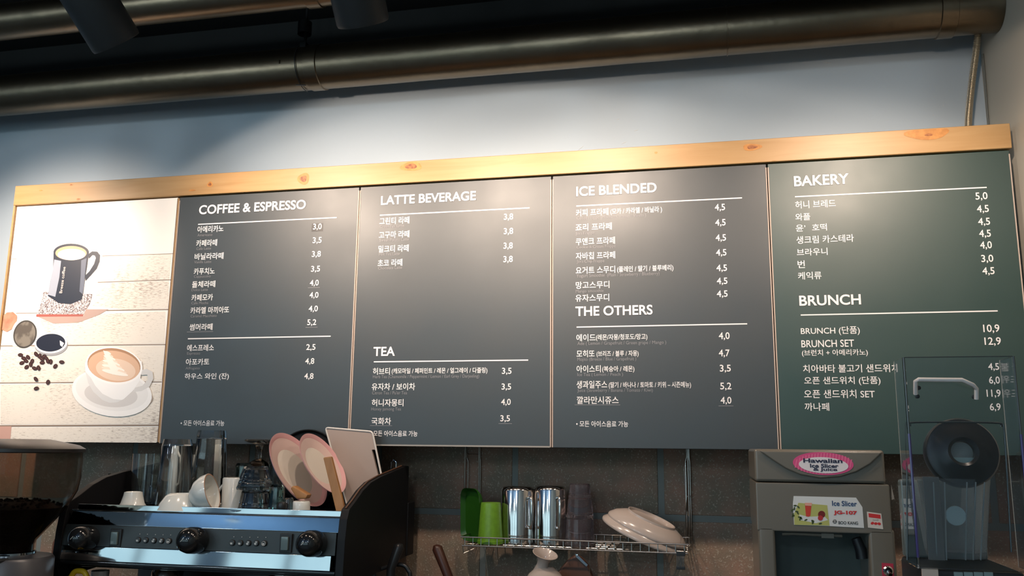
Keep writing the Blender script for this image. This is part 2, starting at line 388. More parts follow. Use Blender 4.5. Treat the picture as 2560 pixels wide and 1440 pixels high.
# knots on the rail: slightly proud discs of darker wood
KN = [0]
def knot(px, py, w, h, core=True):
    KN[0] += 1; ky = KN[0] * .00005
    c = P(px, py, -0.2352); s = 1 / 850.0
    b = B(); n = 20
    for (ww, hh, mi, y) in ((w, h, 1, -.2353 - ky),) + (((w * .55, h * .55, 0, -.2354 - ky),) if core else ()):
        pts = []
        for k in range(n):
            a = 2 * math.pi * k / n; rr = 1 + .10 * math.sin(3 * a + px)
            x = c.x + ww / 2 * s * math.cos(a) * rr; z = c.z + hh / 2 * s * math.sin(a) * rr
            pts.append((x, y, min(max(z, Z1 + .004), ZT - .003)))
        b.face(pts, mi)
    b.to('knot', [KNOT, KNOTR], fr, smooth=False, fixn=False)
for kx in ((759, 447, 36, 34), (525, 461, 18, 16), (1028, 416, 62, 26), (1880, 368, 46, 18), (2318, 334, 100, 30, False), (2322, 337, 34, 12), (196, 498, 14, 7), (178, 462, 10, 6), (1935, 404, 12, 6, False), (480, 476, 22, 5, False), (1640, 382, 8, 6, False), (102, 476, 12, 4, False)):
    knot(*kx)

# --- lettering -------------------------------------------------------------
def text_bm(s, off, lspace=1.0):
    c = bpy.data.curves.new('lettering', 'FONT'); c.body = s; c.offset = off; c.resolution_u = 5 if off > .02 else 3; c.space_character = lspace
    ob = bpy.data.objects.new('lettering', c)
    me = ob.to_mesh(); bm = bmesh.new(); bm.from_mesh(me); ob.to_mesh_clear()
    bpy.data.objects.remove(ob); bpy.data.curves.remove(c)
    return bm
def add_text(target, s, xa, xb, yl, h, off=0.0, Y=YF, mi=0, dY=-0.0007, rise=0.0):
    """ink box of s fitted between pixel columns xa..xb, centred at row yl (read at the left end), h pixels high"""
    a = P(xa, yl, Y); 
    lo, hi = yl - 60, yl + 60                       # the row of the same height at the right end
    for _ in range(30):
        m = (lo + hi) / 2
        if P(xb, m, Y).z > a.z: lo = m
        else: hi = m
    c = P(xb, (lo + hi) / 2, Y)
    H = P(xa, yl - h / 2, Y).z - P(xa, yl + h / 2, Y).z
    bm = text_bm(s, off)
    xs = [v.co.x for v in bm.verts]; ys = [v.co.y for v in bm.verts]
    x0, x1, y0, y1 = min(xs), max(xs), min(ys), max(ys)
    for v in bm.verts:
        fx = (v.co.x - x0) / (x1 - x0); fy = (v.co.y - y0) / (y1 - y0)
        v.co = Vector((a.x + (c.x - a.x) * fx, Y + dY, a.z - H / 2 + H * fy + rise * fx))
    bmesh.ops.recalc_face_normals(bm, faces=bm.faces[:])
    # keep print faces turned to the room
    for f in bm.faces:
        if f.normal.y > 0: f.normal_flip()
    target._merge(bm, mi)
def rule(target, x0, y0, x1, y1, t=3.0, Y=YF, dY=-0.0007, mi=0):
    a, c = P(x0, y0, Y), P(x1, y1, Y); z = (a.z + c.z) / 2; s = t / 2 / 850.0
    target.face([(a.x, Y + dY, z - s), (c.x, Y + dY, z - s), (c.x, Y + dY, z + s), (a.x, Y + dY, z + s)], mi)
BH, BK, BL = 0.022, 0.011, 0.0   # stroke weights: headings, items, fine print
def panel(label, x0, x1, face, heads, items, smalls, prices, rules, unders, boxes=(), z0=Z0, itemw=BK, lip=False):
    t = thing('menu_panel', label, 'menu board', ((x0 + x1) / 2, YF, z0))
    B().box((x0 + .002, YF, z0), (x1 - .002, -0.211, Z1 - .001), bev=.0012, seg=1).to('board', face, t)
    for xa in (x0 + .0015, x1 - .0045):
        B().box((xa, YF - .0012, z0 + .001), (xa + .003, YF + .01, Z1 - .012)).to('edge_strip', EDGE, t, smooth=False)
    if lip: B().box((x0 + .005, YF - .0012, z0), (x1 - .005, YF + .005, z0 + .0045)).to('bottom_lip', mat('grey_lip', (.25, .24, .22), .5), t, smooth=False)
    for (s, xa, xb, y, h) in heads:
        q = B(); add_text(q, s, xa - .8, xb + .8, y, h + 1.6, BH + .012, mi=0, dY=-.0005); q.to('heading_outline', DARKINK, t, smooth=False, fixn=False)
        q = B(); add_text(q, s, xa, xb, y, h, BH, mi=0, dY=-.0009); q.to('heading', WHITEINK, t, smooth=False, fixn=False)
    for nm, lines, m, off, dy in (('item_lettering', items, WHITEINK, itemw, -.0007), ('fine_lettering', smalls, GREYINK, 0.0, -.0007), ('price_lettering', prices, WHITEINK, 0.011, -.0010)):
        for (s, xa, xb, y, h) in lines:
            q = B(); add_text(q, s, xa, xb, y, h, off, dY=dy); q.to(nm, m, t, smooth=False, fixn=False)
    for r in rules:
        q = B(); rule(q, *r); q.to('rule_line', WHITEINK, t, smooth=False, fixn=False)
    for r in unders:
        q = B(); rule(q, *r, 1.2); q.to('label_edge', GREYINK, t, smooth=False, fixn=False)
    for (xa, ya, xb, yb) in boxes:
        q = B(); a, c = P(xa, ya, YF), P(xb, yb, YF)
        q.face([(a.x, YF - .0004, c.z), (c.x, YF - .0004, c.z), (c.x, YF - .0004, a.z), (a.x, YF - .0004, a.z)]); q.to('price_label', mat('black_label', (.006, .006, .007), .4), t, smooth=False, fixn=False)
    return t
X1, X2, X3, X4, X5, X6 = -2.377, -1.726, -1.068, -0.434, 0.207, 0.858
K, S, Q = 16.5, 8.5, 15
panel('slate menu board headed coffee and espresso, beside the coffee picture', X2, X3, BOARDSLATE,
  [('COFFEE & ESPRESSO', 498, 765, 525, 23)],
  [('아메리카노', 494, 559, 574, K), ('카페라떼', 491, 543, 608.5, K), ('바닐라라떼', 487, 559, 642, K), ('카푸치노', 485, 537, 679, K),
   ('돌체라떼', 480.5, 538.5, 711.5, K), ('카페모카', 479, 532.5, 744.5, K), ('카라멜 마끼아또', 476.5, 573, 776.5, K), ('썸머라떼', 474, 531.5, 818, K),
   ('에스프레소', 468, 535, 870, K), ('아포카토', 465, 523.5, 905, K), ('하우스 와인 (잔)', 462, 572.5, 942, K + 1), ('• 모든 아이스음료 가능', 452, 561, 1057.5, 14)],
  [('Americano', 494, 531, 588, 6.5), ('Cafe Latte', 491.5, 528, 622, 6.5), ('Vanilla Latte', 486, 528.5, 655.5, 6.5), ('Cappuccino', 485, 527, 692.5, S),
   ('Dolce Latte', 479.5, 520, 725, 6.5), ('Cafe Mocha', 479, 521, 758, 6.5), ('Caramel Macchiato', 477, 542, 790.5, 6.5), ('Espresso', 468, 500.5, 884.5, S), ('Affogato', 464, 499.5, 921.5, S)],
  [('3,0', 783, 804.5, 568, 17), ('3,5', 782, 804.5, 602, 17), ('3,8', 780, 802.5, 636.5, 17), ('3,5', 778, 800.5, 673.5, 17), ('4,0', 775, 797, 708.5, 17), ('4,0', 774, 796.5, 739, 17),
   ('4,0', 772, 795, 773, 17), ('5,2', 768.5, 791, 807, 17), ('2,5', 766, 789, 869, 17), ('4,8', 763.5, 786, 904, 17), ('4,8', 761, 784, 941.5, 17)],
  [(495.5, 560, 842, 545), (470, 847.5, 827, 840)],
  [(467.5, 830, 533, 829), (770, 719.5, 800, 719), (764, 818.5, 794, 818)], boxes=[(780, 559, 807, 578)])
panel('slate menu board headed latte beverage and tea', X3, X4, BOARDSLATE,
  [('LATTE BEVERAGE', 952.7, 1190, 501.5, 23), ('TEA', 933.8, 987.6, 878.8, 23)],
  [('그린티 라떼', 949, 1023.5, 553.5, 17.5), ('고구마 라떼', 947.5, 1023.5, 588, 17.5), ('밀크티 라떼', 946.5, 1022, 623, 17.5), ('초코 라떼', 944.6, 1006, 658, 17.5),
   ('허브티', 932.4, 974.9, 928.4, 17.5), ('(캐모마일 / 페퍼민트 / 레몬 / 얼그레이 / 다즐링)', 979.6, 1218.6, 928.6, 16), ('유자차 / 보이차', 929.5, 1038, 967, 18),
   ('허니자몽티', 929.5, 1008.9, 1006.8, 18), ('국화차', 929, 977.7, 1053, 18), ('• 모든 아이스음료 가능', 926, 1044, 1083.4, 14.5)],
  [('Green Tea Latte', 950, 1010, 566.5, 7.5), ('Sweet Potato Latte', 949, 1022.5, 601, 7.5), ('Milk Tea Latte', 947.5, 999.5, 636, 7.5), ('Chocolate Latte', 945.6, 1005.6, 670.5, 7.5),
   ('Herb Tea (Chamomile / Peppermint / Lemon / Earl Grey / Darjeeling)', 932.4, 1198, 943, 10.5), ("Citron Tea / Pu'er Tea", 930.5, 1018, 982, 8.5), ('Honey jamong Tea', 928.6, 1002.7, 1023.6, 10)],
  [('3,8', 1260, 1283, 543.5, 18), ('3,8', 1259.7, 1283, 579.4, 18), ('3,8', 1259, 1282, 615.8, 18), ('3,8', 1258.7, 1282, 649.3, 18),
   ('3,5', 1255, 1279, 928.5, 18), ('3,5', 1254, 1278, 967.7, 18), ('4,0', 1253, 1277, 1006, 18), ('3,5', 1251, 1275, 1047, 18)],
  [(950, 538, 1324, 520), (934.7, 905.8, 1320.6, 899)], [(925, 1064.5, 980.5, 1064), (1246.5, 1059, 1280, 1059)], lip=True)
panel('slate menu board headed ice blended and the others', X4, X5, BOARDSLATE,
  [('ICE BLENDED', 1440.5, 1641.5, 479, 24.5), ('THE OTHERS', 1438.5, 1631.5, 778.5, 24.5)],
  [('커피 프라페', 1440, 1521, 532.5, 18), ('(모카 / 카라멜 / 바닐라 )', 1526, 1655, 530, 17), ('죠리 프라페', 1439, 1529.5, 569, 18), ('쿠앤크 프라페', 1439.5, 1537.5, 604.5, 18),
   ('자바칩 프라페', 1439.5, 1538, 640.5, 18), ('요거트 스무디', 1439.5, 1538, 676.5, 18), ('(플레인 / 딸기 / 블루베리)', 1543, 1683.5, 674.5, 17),
   ('망고스무디', 1439.5, 1523.5, 713.5, 18), ('유자스무디', 1438.5, 1523, 745.5, 18),
   ('에이드', 1441, 1489, 844.5, 18), ('(레몬/자몽/청포도/망고)', 1490, 1618.5, 844.5, 17), ('모히또', 1441.5, 1486.5, 884.5, 18), ('(브리즈 / 블루 / 자몽)', 1491.5, 1596.5, 885.5, 16.5),
   ('아이스티', 1441.5, 1502, 922.5, 18), ('(복숭아 / 레몬)', 1505.5, 1586, 923.5, 17), ('생과일주스', 1441.5, 1518, 961.5, 19), ('(딸기 / 바나나 / 토마토 / 키위 – 시즌메뉴)', 1522, 1727.5, 963.5, 17),
   ('깔라만시쥬스', 1442, 1546.5, 1000.5, 19), ('• 모든 아이스음료 가능', 1440.5, 1570.5, 1059.5, 15)],
  [('Coffee Frappe (Mocha / Caramel / Vanilla )', 1442, 1615, 546.5, 10.5), ('Jori Frappe', 1439, 1486.5, 585, 9.5), ('Cookie & Cream Frappe', 1442, 1539, 619.5, 9.5), ('Java Chip Frappe', 1442, 1511, 655, 10),
   ('Yogurt Smoothie  (Plain / Strawberry / Blueberry)', 1441.5, 1648.5, 691, 11), ('Mango smoothie', 1439.5, 1509, 729.5, 9.5),
   ('Ade ( Lemon / Grapefruit / Green grape / Mango )', 1443.5, 1665.5, 860, 11), ('Mojito (Breeze / Blue / Grapefruit )', 1443.5, 1590.5, 899.5, 11),
   ('Ice Tea ( Lemon / Peach )', 1443.5, 1557.5, 937.5, 10.5), ('Juice (Strawberry / Banana / Tomato / Kiwi)', 1443.5, 1632, 977, 11)],
  [('4,5', 1787, 1812.5, 520, 19), ('4,5', 1788, 1814, 558, 19), ('4,5', 1789, 1815, 596, 19), ('4,5', 1790, 1816, 633, 19), ('4,5', 1791, 1817.5, 671.5, 19), ('4,5', 1792, 1818.5, 704, 19),
   ('4,5', 1792, 1819, 736, 19), ('4,0', 1797, 1824, 841, 20), ('4,7', 1797, 1824, 884, 20), ('3,5', 1799.5, 1827, 922, 20), ('5,2', 1800.5, 1828.5, 966.5, 20), ('4,0', 1801.5, 1828.5, 1002, 20)],
  [(1441, 516.5, 1855, 493.5), (1441.5, 817.5, 1868, 810)], [(1436.5, 1012, 1550.5, 1012.5), (1796.5, 1014.5, 1833.5, 1015)])
panel('deep green menu board headed bakery and brunch, against the right wall', X5, X6, BOARDGREEN,
  [('BAKERY', 1984.8, 2122, 453.5, 26), ('BRUNCH', 1998, 2152, 752, 26)],
  [('허니 브레드', 1987.9, 2089, 512.6, 19), ('와플', 1988.4, 2025.4, 543, 18), ('윤’', 1989.4, 2013.6, 570.7, 17), ('호떡', 2030, 2067, 569, 17.5), ('생크림 카스테라', 1991, 2134.4, 600.5, 19), ('브라우니', 1992, 2068.6, 631, 18),
   ('번', 1994, 2012, 661, 19), ('케익류', 1995, 2053.7, 690, 19), ('BRUNCH (단품)', 2002, 2149.3, 828.8, 22), ('BRUNCH SET', 2003.3, 2135, 859.7, 18), ('(브런치 + 아메리카노)', 2004.8, 2169.4, 883.5, 18),
   ('치아바타 불고기 샌드위치', 2007.4, 2246, 922, 20), ('오픈 샌드위치 (단품)', 2010.5, 2201, 953, 22), ('오픈 샌드위치 SET', 2010, 2186.8, 985, 21), ('까나페', 2011.5, 2072.7, 1017, 20)],
  [],
  [('5,0', 2438.3, 2468.6, 492, 21), ('4,5', 2442, 2471.7, 524, 21), ('4,5', 2445, 2474.8, 555.8, 21), ('4,5', 2447.5, 2476.8, 585.6, 21), ('4,0', 2450, 2479.4, 614.4, 21), ('3,0', 2453, 2483, 648, 21),
   ('4,5', 2455.7, 2486, 679, 21), ('10,9', 2457.8, 2498.4, 822.6, 22), ('12,9', 2461, 2502, 854.5, 22), ('4,5', 2470, 2497, 918, 20), ('6,0', 2472, 2499, 951.7, 21), ('11,9', 2466, 2501, 984.5, 21), ('6,9', 2474, 2501, 1018.6, 21)],
  [(1987.4, 492.6, 2466.5, 468), (2001.7, 787.7, 2494, 777.4)], [], itemw=0.007, z0=1.489)

# --- the coffee picture: a flat print made of thin coloured shapes ---------
pic = thing('picture_panel', 'white print of coffee cups and beans on pale planks, leftmost panel', 'poster', ((X1 + X2) / 2, YF, Z0))
PRINTW = mat('print_white_planks', (0.86, 0.82, 0.77), 0.45)
def scratch():
    m = bpy.data.materials.new('print_worn_planks'); m.use_nodes = True; nt = m.node_tree; bb = nt.nodes['Principled BSDF']
    tc = nt.nodes.new('ShaderNodeTexCoord'); mp = nt.nodes.new('ShaderNodeMapping'); mp.inputs['Scale'].default_value = (1.2, 1, 7)
    nt.links.new(tc.outputs['Object'], mp.inputs[0])
    n = nt.nodes.new('ShaderNodeTexNoise'); n.inputs['Scale'].default_value = 46; n.inputs['Detail'].default_value = 8; n.inputs['Roughness'].default_value = .7
    nt.links.new(mp.outputs[0], n.inputs['Vector'])
    n2 = nt.nodes.new('ShaderNodeTexNoise'); n2.inputs['Scale'].default_value = 5; nt.links.new(tc.outputs['Object'], n2.inputs['Vector'])
    ml = nt.nodes.new('ShaderNodeMath'); ml.operation = 'MULTIPLY_ADD'; ml.inputs[1].default_value = .35
    nt.links.new(n2.outputs[0], ml.inputs[0]); nt.links.new(n.outputs[0], ml.inputs[2])
    r = nt.nodes.new('ShaderNodeValToRGB'); r.color_ramp.elements[0].position = .70; r.color_ramp.elements[1].position = .86
    r.color_ramp.elements[0].color = (0.76, 0.70, 0.62, 1); r.color_ramp.elements[1].color = (0.30, 0.24, 0.20, 1)
    nt.links.new(ml.outputs[0], r.inputs[0]); nt.links.new(r.outputs[0], bb.inputs['Base Color']); bb.inputs['Roughness'].default_value = .38
    return m
WORN = scratch()
def q3(zx, zy): return (zx / 2.249, 480 + zy / 2.25)
LAY = [0]
def shape(pts, m, name, parent=pic, zoomed=True):
    LAY[0] += 1; y = YF - .0004 - LAY[0] * 0.00004
    b = B(); pp = []
    for p in pts:
        px, py = q3(*p) if zoomed else p
        v = P(px, py, YF); pp.append((v.x, y, v.z))
    f = b.face(pp); b.bm.faces.ensure_lookup_table(); ff = b.bm.faces[0]; ff.normal_update()
    if ff.normal.y > 0: ff.normal_flip()
    return b.to(name, m, parent, smooth=False, fixn=False)
def ell(cx, cy, rx, ry, rot=0, n=36, a0=0, a1=360):
    r = math.radians(rot); out = []
    for k in range(n + (1 if a1 - a0 < 360 else 0)):
        a = math.radians(a0 + (a1 - a0) * k / n); x, y = rx * math.cos(a), ry * math.sin(a)
        out.append((cx + x * math.cos(r) - y * math.sin(r), cy + x * math.sin(r) + y * math.cos(r)))
    return out
def flat(n, c, r=.38): return mat('print_' + n, c, r)
B().box((X1 + .001, YF, Z0 + .004), (X2 - .006, -0.211, Z1 - .001), bev=.001, seg=1).to('board', PRINTW, pic)
B().box((X2 - .0055, YF - .002, Z0 + .004), (X2 - .003, YF + .01, Z1 - .004)).to('edge_strip', mat('dark_strip', (.10, .04, .02), .6), pic, smooth=False)
B().box((X2 - .003, YF - .002, Z0 + .004), (X2 + .0015, YF + .01, Z1 - .004)).to('edge_strip', PINE, pic, smooth=False)
# worn boards of the photographed table top
planks = [[(640, 358), (965, 350), (952, 492), (640, 500)], [(560, 512), (950, 500), (945, 655), (700, 660), (520, 640)],
          [(215, 690), (470, 690), (930, 672), (925, 852), (380, 858), (250, 780)], [(12, 868), (925, 865), (912, 1062), (4, 1068)],
          [(4, 1082), (905, 1078), (895, 1305), (4, 1308)], [(4, 1325), (893, 1322), (880, 1410), (4, 1405)]]
for p in planks: shape(p, WORN, 'plank_print')
LINE = flat('line', (0.25, 0.18, 0.13))
for (xa, ya, xb, yb, t) in ((575, 360, 975, 347, 3), (550, 508, 960, 494, 4), (480, 668, 950, 661, 5), (90, 682, 215, 680, 3), (0, 866, 930, 858, 5), (0, 1074, 910, 1068, 5), (0, 1316, 893, 1312, 8), (55, 378, 95, 377, 2)):
    shape([(xa, ya - t / 2), (xb, yb - t / 2), (xb, yb + t / 2), (xa, ya + t / 2)], LINE, 'plank_gap_print')
shape([(0, 1318), (66, 1318), (58, 1408), (0, 1402)], flat('pinkish', (0.55, 0.33, 0.27)), 'corner_print')
# woven mat and mug
shape([(245, 560), (520, 575), (505, 630), (470, 690), (205, 697), (228, 640)], mat('print_weave', (.10, .08, .09), .4, noise=(260, (.85, .70, .68), .42, .58)), 'mat_print')
shape([(205, 688), (470, 688), (468, 700), (205, 702)], flat('rust', (.35, .10, .08)), 'mat_print')
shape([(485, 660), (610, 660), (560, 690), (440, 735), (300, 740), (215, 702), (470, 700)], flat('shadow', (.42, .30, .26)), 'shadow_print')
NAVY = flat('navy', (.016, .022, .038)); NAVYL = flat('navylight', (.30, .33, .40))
hnd = [(497, 350), (520, 334), (548, 336), (563, 356), (560, 392), (545, 430), (510, 470), (482, 500), (480, 470), (505, 445), (530, 405), (540, 372), (535, 358), (520, 354), (500, 375)]
shape(hnd, NAVY, 'mug_handle_print')
shape([(302, 345), (500, 345), (490, 420), (480, 480), (470, 560), (462, 605), (400, 632), (330, 625), (270, 585), (285, 500), (300, 430)], NAVY, 'mug_print')
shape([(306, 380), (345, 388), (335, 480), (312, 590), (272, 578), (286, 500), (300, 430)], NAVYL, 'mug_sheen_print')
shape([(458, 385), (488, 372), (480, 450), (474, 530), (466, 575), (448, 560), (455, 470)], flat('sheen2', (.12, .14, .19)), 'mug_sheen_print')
shape(ell(401, 339, 99, 48), NAVY, 'mug_rim_print')
shape(ell(401, 344, 88, 40), flat('latte', (.62, .34, .20)), 'mug_coffee_print')
shape(ell(404, 352, 78, 32), flat('foam', (.93, .80, .68)), 'mug_foam_print')
q = B(); bm = text_bm('Breeze coffee', 0.012)      # runs up the side of the mug
xs_ = [v.co.x for v in bm.verts]; ys_ = [v.co.y for v in bm.verts]; ax0, ax1, ay0, ay1 = min(xs_), max(xs_), min(ys_), max(ys_)
pa_, pb_ = q3(344, 570), q3(364, 422)
for v in bm.verts:
    fx = (v.co.x - ax0) / (ax1 - ax0); fy = (v.co.y - ay0) / (ay1 - ay0)
    px = pa_[0] + (pb_[0] - pa_[0]) * fx + (fy - .5) * -7.5 ; py = pa_[1] + (pb_[1] - pa_[1]) * fx
    w = P(px, py, YF); v.co = Vector((w.x, YF - .0026, w.z))
for f in bm.faces:
    f.normal_update()
    if f.normal.y > 0: f.normal_flip()
q._merge(bm, 0); q.to('mug_lettering', flat('mugtext', (.60, .52, .50)), pic, smooth=False, fixn=False)
# tamper, filter basket, beans
shape([(14, 700), (40, 678), (75, 675), (97, 695), (95, 735), (70, 770), (40, 787), (12, 775)], mat('print_wood', (.40, .16, .10), .4, noise=(40, (.62, .30, .20), .3, .7)), 'tamper_handle_print')
shape(ell(100, 795, 36, 78, 14), flat('tamperrim', (.72, .70, .66)), 'tamper_print')
shape(ell(142, 800, 64, 80, 18), flat('tamperrim2', (.05, .045, .04)), 'tamper_print')
shape(ell(142, 800, 57, 72, 18), mat('print_tamper', (.10, .085, .07), .4, noise=(22, (.20, .18, .15), .45, .55)), 'tamper_print')
shape(ell(290, 862, 93, 60, -4), flat('basketrim', (.30, .31, .33)), 'basket_print')
shape(ell(288, 850, 92, 58, -4), flat('basketrim2', (.82, .82, .82)), 'basket_print')
shape(ell(287, 848, 82, 50, -4), flat('basket', (.012, .014, .028)), 'basket_print')
shape([(338, 835), (362, 850), (352, 872), (340, 862)], flat('white', (.85, .85, .85)), 'basket_print')
BEAN = flat('bean', (.035, .012, .010)); BEANH = flat('beanline', (.12, .05, .04))
for k, (x, y) in enumerate([(117, 917), (160, 930), (183, 952), (125, 962), (148, 950), (175, 970), (152, 985), (136, 935), (205, 912), (225, 922), (240, 960), (262, 935), (288, 955), (250, 925), (197, 992), (220, 990), (314, 980), (350, 957), (205, 1053), (273, 1070), (208, 1105), (238, 938), (272, 950)]):
    shape(ell(x, y, 15, 10.5, (k * 53) % 180, 14), BEAN, 'bean_print')
    shape(ell(x, y, 12, 1.6, (k * 53) % 180, 8), BEANH, 'bean_print')
# cup on its saucer
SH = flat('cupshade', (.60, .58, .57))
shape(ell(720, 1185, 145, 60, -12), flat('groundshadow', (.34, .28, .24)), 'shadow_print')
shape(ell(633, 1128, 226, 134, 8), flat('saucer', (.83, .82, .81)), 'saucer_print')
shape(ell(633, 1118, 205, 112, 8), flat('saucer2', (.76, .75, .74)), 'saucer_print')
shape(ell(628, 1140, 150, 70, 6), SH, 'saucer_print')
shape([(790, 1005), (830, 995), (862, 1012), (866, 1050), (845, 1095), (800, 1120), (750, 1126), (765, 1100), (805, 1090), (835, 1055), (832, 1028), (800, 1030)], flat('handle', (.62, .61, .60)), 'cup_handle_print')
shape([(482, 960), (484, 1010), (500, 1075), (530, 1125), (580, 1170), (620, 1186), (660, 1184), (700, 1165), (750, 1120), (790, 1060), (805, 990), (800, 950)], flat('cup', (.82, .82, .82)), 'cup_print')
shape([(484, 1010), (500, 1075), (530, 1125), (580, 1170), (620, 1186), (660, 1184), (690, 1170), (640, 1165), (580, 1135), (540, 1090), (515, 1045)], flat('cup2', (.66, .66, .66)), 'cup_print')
shape(ell(645, 978, 161, 105, 8), flat('rim', (.88, .87, .86)), 'cup_rim_print')
shape(ell(645, 975, 150, 95, 8), flat('crema0', (.40, .22, .12)), 'coffee_print')
shape(ell(645, 982, 146, 88, 8), flat('crema', (.66, .42, .28)), 'coffee_print')
shape(ell(655, 1000, 112, 62, 8), flat('crema2', (.75, .56, .43)), 'coffee_print')
LEAF = flat('leaf', (.88, .80, .72))
for k in range(9):
    t = k / 8.0; shape(ell(610 + 42 * t, 905 + 112 * t, 20 + 62 * t * (1 if k < 8 else .9), 7 + 5 * t, 22 - 10 * t, 18), LEAF if k % 2 == 0 else flat('leaf2', (.80, .66, .54)), 'latte_art_print')
shape([(585, 892), (612, 900), (672, 1000), (640, 1030), (618, 985)], LEAF, 'latte_art_print')
#@@PART2
# ================================================================ helpers for small ware
CTR = 0.90
def spx(px, py, Y): return (P(px + 10, py, Y) - P(px - 10, py, Y)).x / 20.0      # metres per pixel there
def Rto(v): return Vector((0, 0, 1)).rotation_difference(Vector(v).normalized()).to_matrix().to_4x4()
def ware(name, label, cat, px, Y, z, prof, m, M=None, seg=36, group=None, partname='body', pyref=1262, ang=45):
    """a turned vessel standing at column px, depth Y, height z; prof in pixels"""
    s = spx(px, pyref, Y); x = P(px, pyref, Y).x
    t = thing(name, label, cat, (x, Y, z), group)
    B().lathe([(r * s, h * s) for r, h in prof], (x, Y, z), seg, M=M).to(partname, m, t, ang=ang)
    return t, s, x
def inv(r0, r1, h, w=2.0, base=4.0):            # upside-down vessel: open rim at the bottom, closed at the top
    return [(r0 - w, 0), (r0, 0), (r0 + (r1 - r0) * .5, h * .5), (r1, h - 3), (r1 - 2, h), (0, h), (0, h - base), (r1 - w - 1, h - base), (r0 - w + (r1 - r0) * .5, h * .5), (r0 - w, 0)]
def upr(r0, r1, h, w=2.0, base=4.0):            # upright vessel, r0 at the foot, r1 at the rim
    return [(0, 0), (r0 - 2, 0), (r0, 3), (r0 + (r1 - r0) * .5, h * .5), (r1, h), (r1 - w, h), (r0 + (r1 - r0) * .5 - w, h * .5), (r0 - w, base + 1), (0, base)]

# ================================================================ ESPRESSO MACHINE
mx0, mx1 = -1.742, -0.925
em = thing('espresso_machine', 'black and chrome espresso machine with cups on top, at the lower left', 'coffee machine', ((mx0 + mx1) / 2, -0.37, CTR))
zr = lambda row, Y=-0.61: P(510, row, Y).z
ZT0 = 1.318
B().box((mx0 + .02, -0.585, 1.16), (mx1, -0.13, ZT0 - .004), bev=.004).to('upper_body', BLACKGL, em)
B().box((mx0 + .03, -0.30, CTR + .03), (mx1 - .01, -0.13, 1.17), bev=.004).to('rear_body', BLACKPL, em)
B().box((mx0, -0.62, CTR + .03), (mx1 + .02, -0.13, CTR + .115), bev=.006).to('drip_base', BLACKPL, em)
for x in (mx0 + .06, mx1 - .05):
    for y in (-.56, -.19): B().lathe([(0, 0), (.022, 0), (.018, .031), (0, .031)], (x, y, CTR), 20).to('foot', BLACKPL, em)
B().box((mx0 + .03, -0.592, ZT0 - .004), (mx1, -0.135, ZT0), bev=.0015, seg=1).to('cup_tray', CHROME, em)
B().prism([(mx0 + .035, -.5975, zr(1269)), (mx1 + .002, -.5975, zr(1269)), (mx1 + .002, -.5988, zr(1283)), (mx0 + .035, -.5988, zr(1283))], (0, .008, 0), bev=.001).to('tray_lip', CHROME, em)
def slant(row0, row1, y0, y1, x0, x1, th=.012, grow=0.0):
    z0, z1 = zr(row0), zr(row1)
    return [(x0, y0, z0), (x1, y0, z0), (x1 - grow * 0, y1, z1), (x0 - grow, y1, z1)], (0, th, 0)
def slab(name, row0, row1, y0, y1, x0, x1, m, grow=0.0, bev=.001):
    p, e = slant(row0, row1, y0, y1, x0, x1, grow=grow); return B().prism(p, e, bev=bev).to(name, m, em, ang=30)
B().tube([(mx0 + .02, -.601, zr(1284.5)), (mx1 + .004, -.601, zr(1284.5))], .0022, 8).to('chrome_trim', STEEL, em)
slab('upper_chrome_panel', 1286, 1321, -0.5995, -0.6100, mx0 + .022, mx1 + .001, CHROME, grow=.008)
slab('button_panel', 1321.5, 1376, -0.612, -0.617, mx0 + .014, mx1 - .002, mat('machine_panel', (.02, .025, .027), .35), grow=.010)
slab('lower_chrome_panel', 1376.5, 1413, -0.6165, -0.6212, mx0 + .008, mx1 - .012, CHROME, grow=.004)
B().box((mx0 - .006, -0.622, zr(1424)), (mx1 + .002, -0.40, zr(1413.5)), bev=.003).to('lower_edge', BLACKGL, em)
# side cheeks following the curve of the cup rail
def cheek(x0, x1, name='side_panel'):
    pr = [(-.612, 1.31), (-.600, 1.335), (-.560, 1.353), (-.510, 1.379), (-.455, 1.398), (-.38, 1.411), (-.18, 1.435), (-.14, 1.436), (-.14, 1.30), (-.12, 1.30), (-.12, 1.165), (-.35, 1.15), (-.61, 1.13), (-.626, 1.16), (-.620, 1.26)]
    return B().prism([(x0, y, z) for y, z in pr], (x1 - x0, 0, 0), bev=.003).to(name, mat('cheek_black', (.005, .005, .006), .5, spec=.25), em, ang=35)
cheek(mx1 + .003, mx1 + .026); cheek(mx0 - .012, mx0 + .010)
B().tube([(mx1 + .0145, -.60, 1.337), (mx1 + .0145, -.56, 1.355), (mx1 + .0145, -.51, 1.381), (mx1 + .0145, -.455, 1.400), (mx1 + .0145, -.38, 1.413), (mx1 + .0145, -.18, 1.437)], .0022, 6).to('cheek_trim', mat('brown_trim', (.10, .05, .03), .3), em)
B().box((mx1 - .02, -.145, 1.165), (mx1 + .030, -.085, 1.325), bev=.004).to('rear_corner', mat('cheek_black', (.005, .005, .006), .5, spec=.25), em)
B().box((mx0 + .01, -.150, 1.315), (mx1 + .003, -.138, 1.36), bev=.002).to('rear_rail', BLACKGL, em)
B().tube([(mx1 - .012, -.2, 1.425), (mx1 - .012, -.2, 1.448), (mx1 - .004, -.2, 1.454), (mx1 + .004, -.2, 1.448), (mx1 + .004, -.2, 1.425)], .0035, 8).to('hose_clip', CHROME, em)
def on_panel(px, py):
    f = (py - 1321) / 55.0; return P(px, py, -0.6125 - .005 * max(0, min(1, f)))
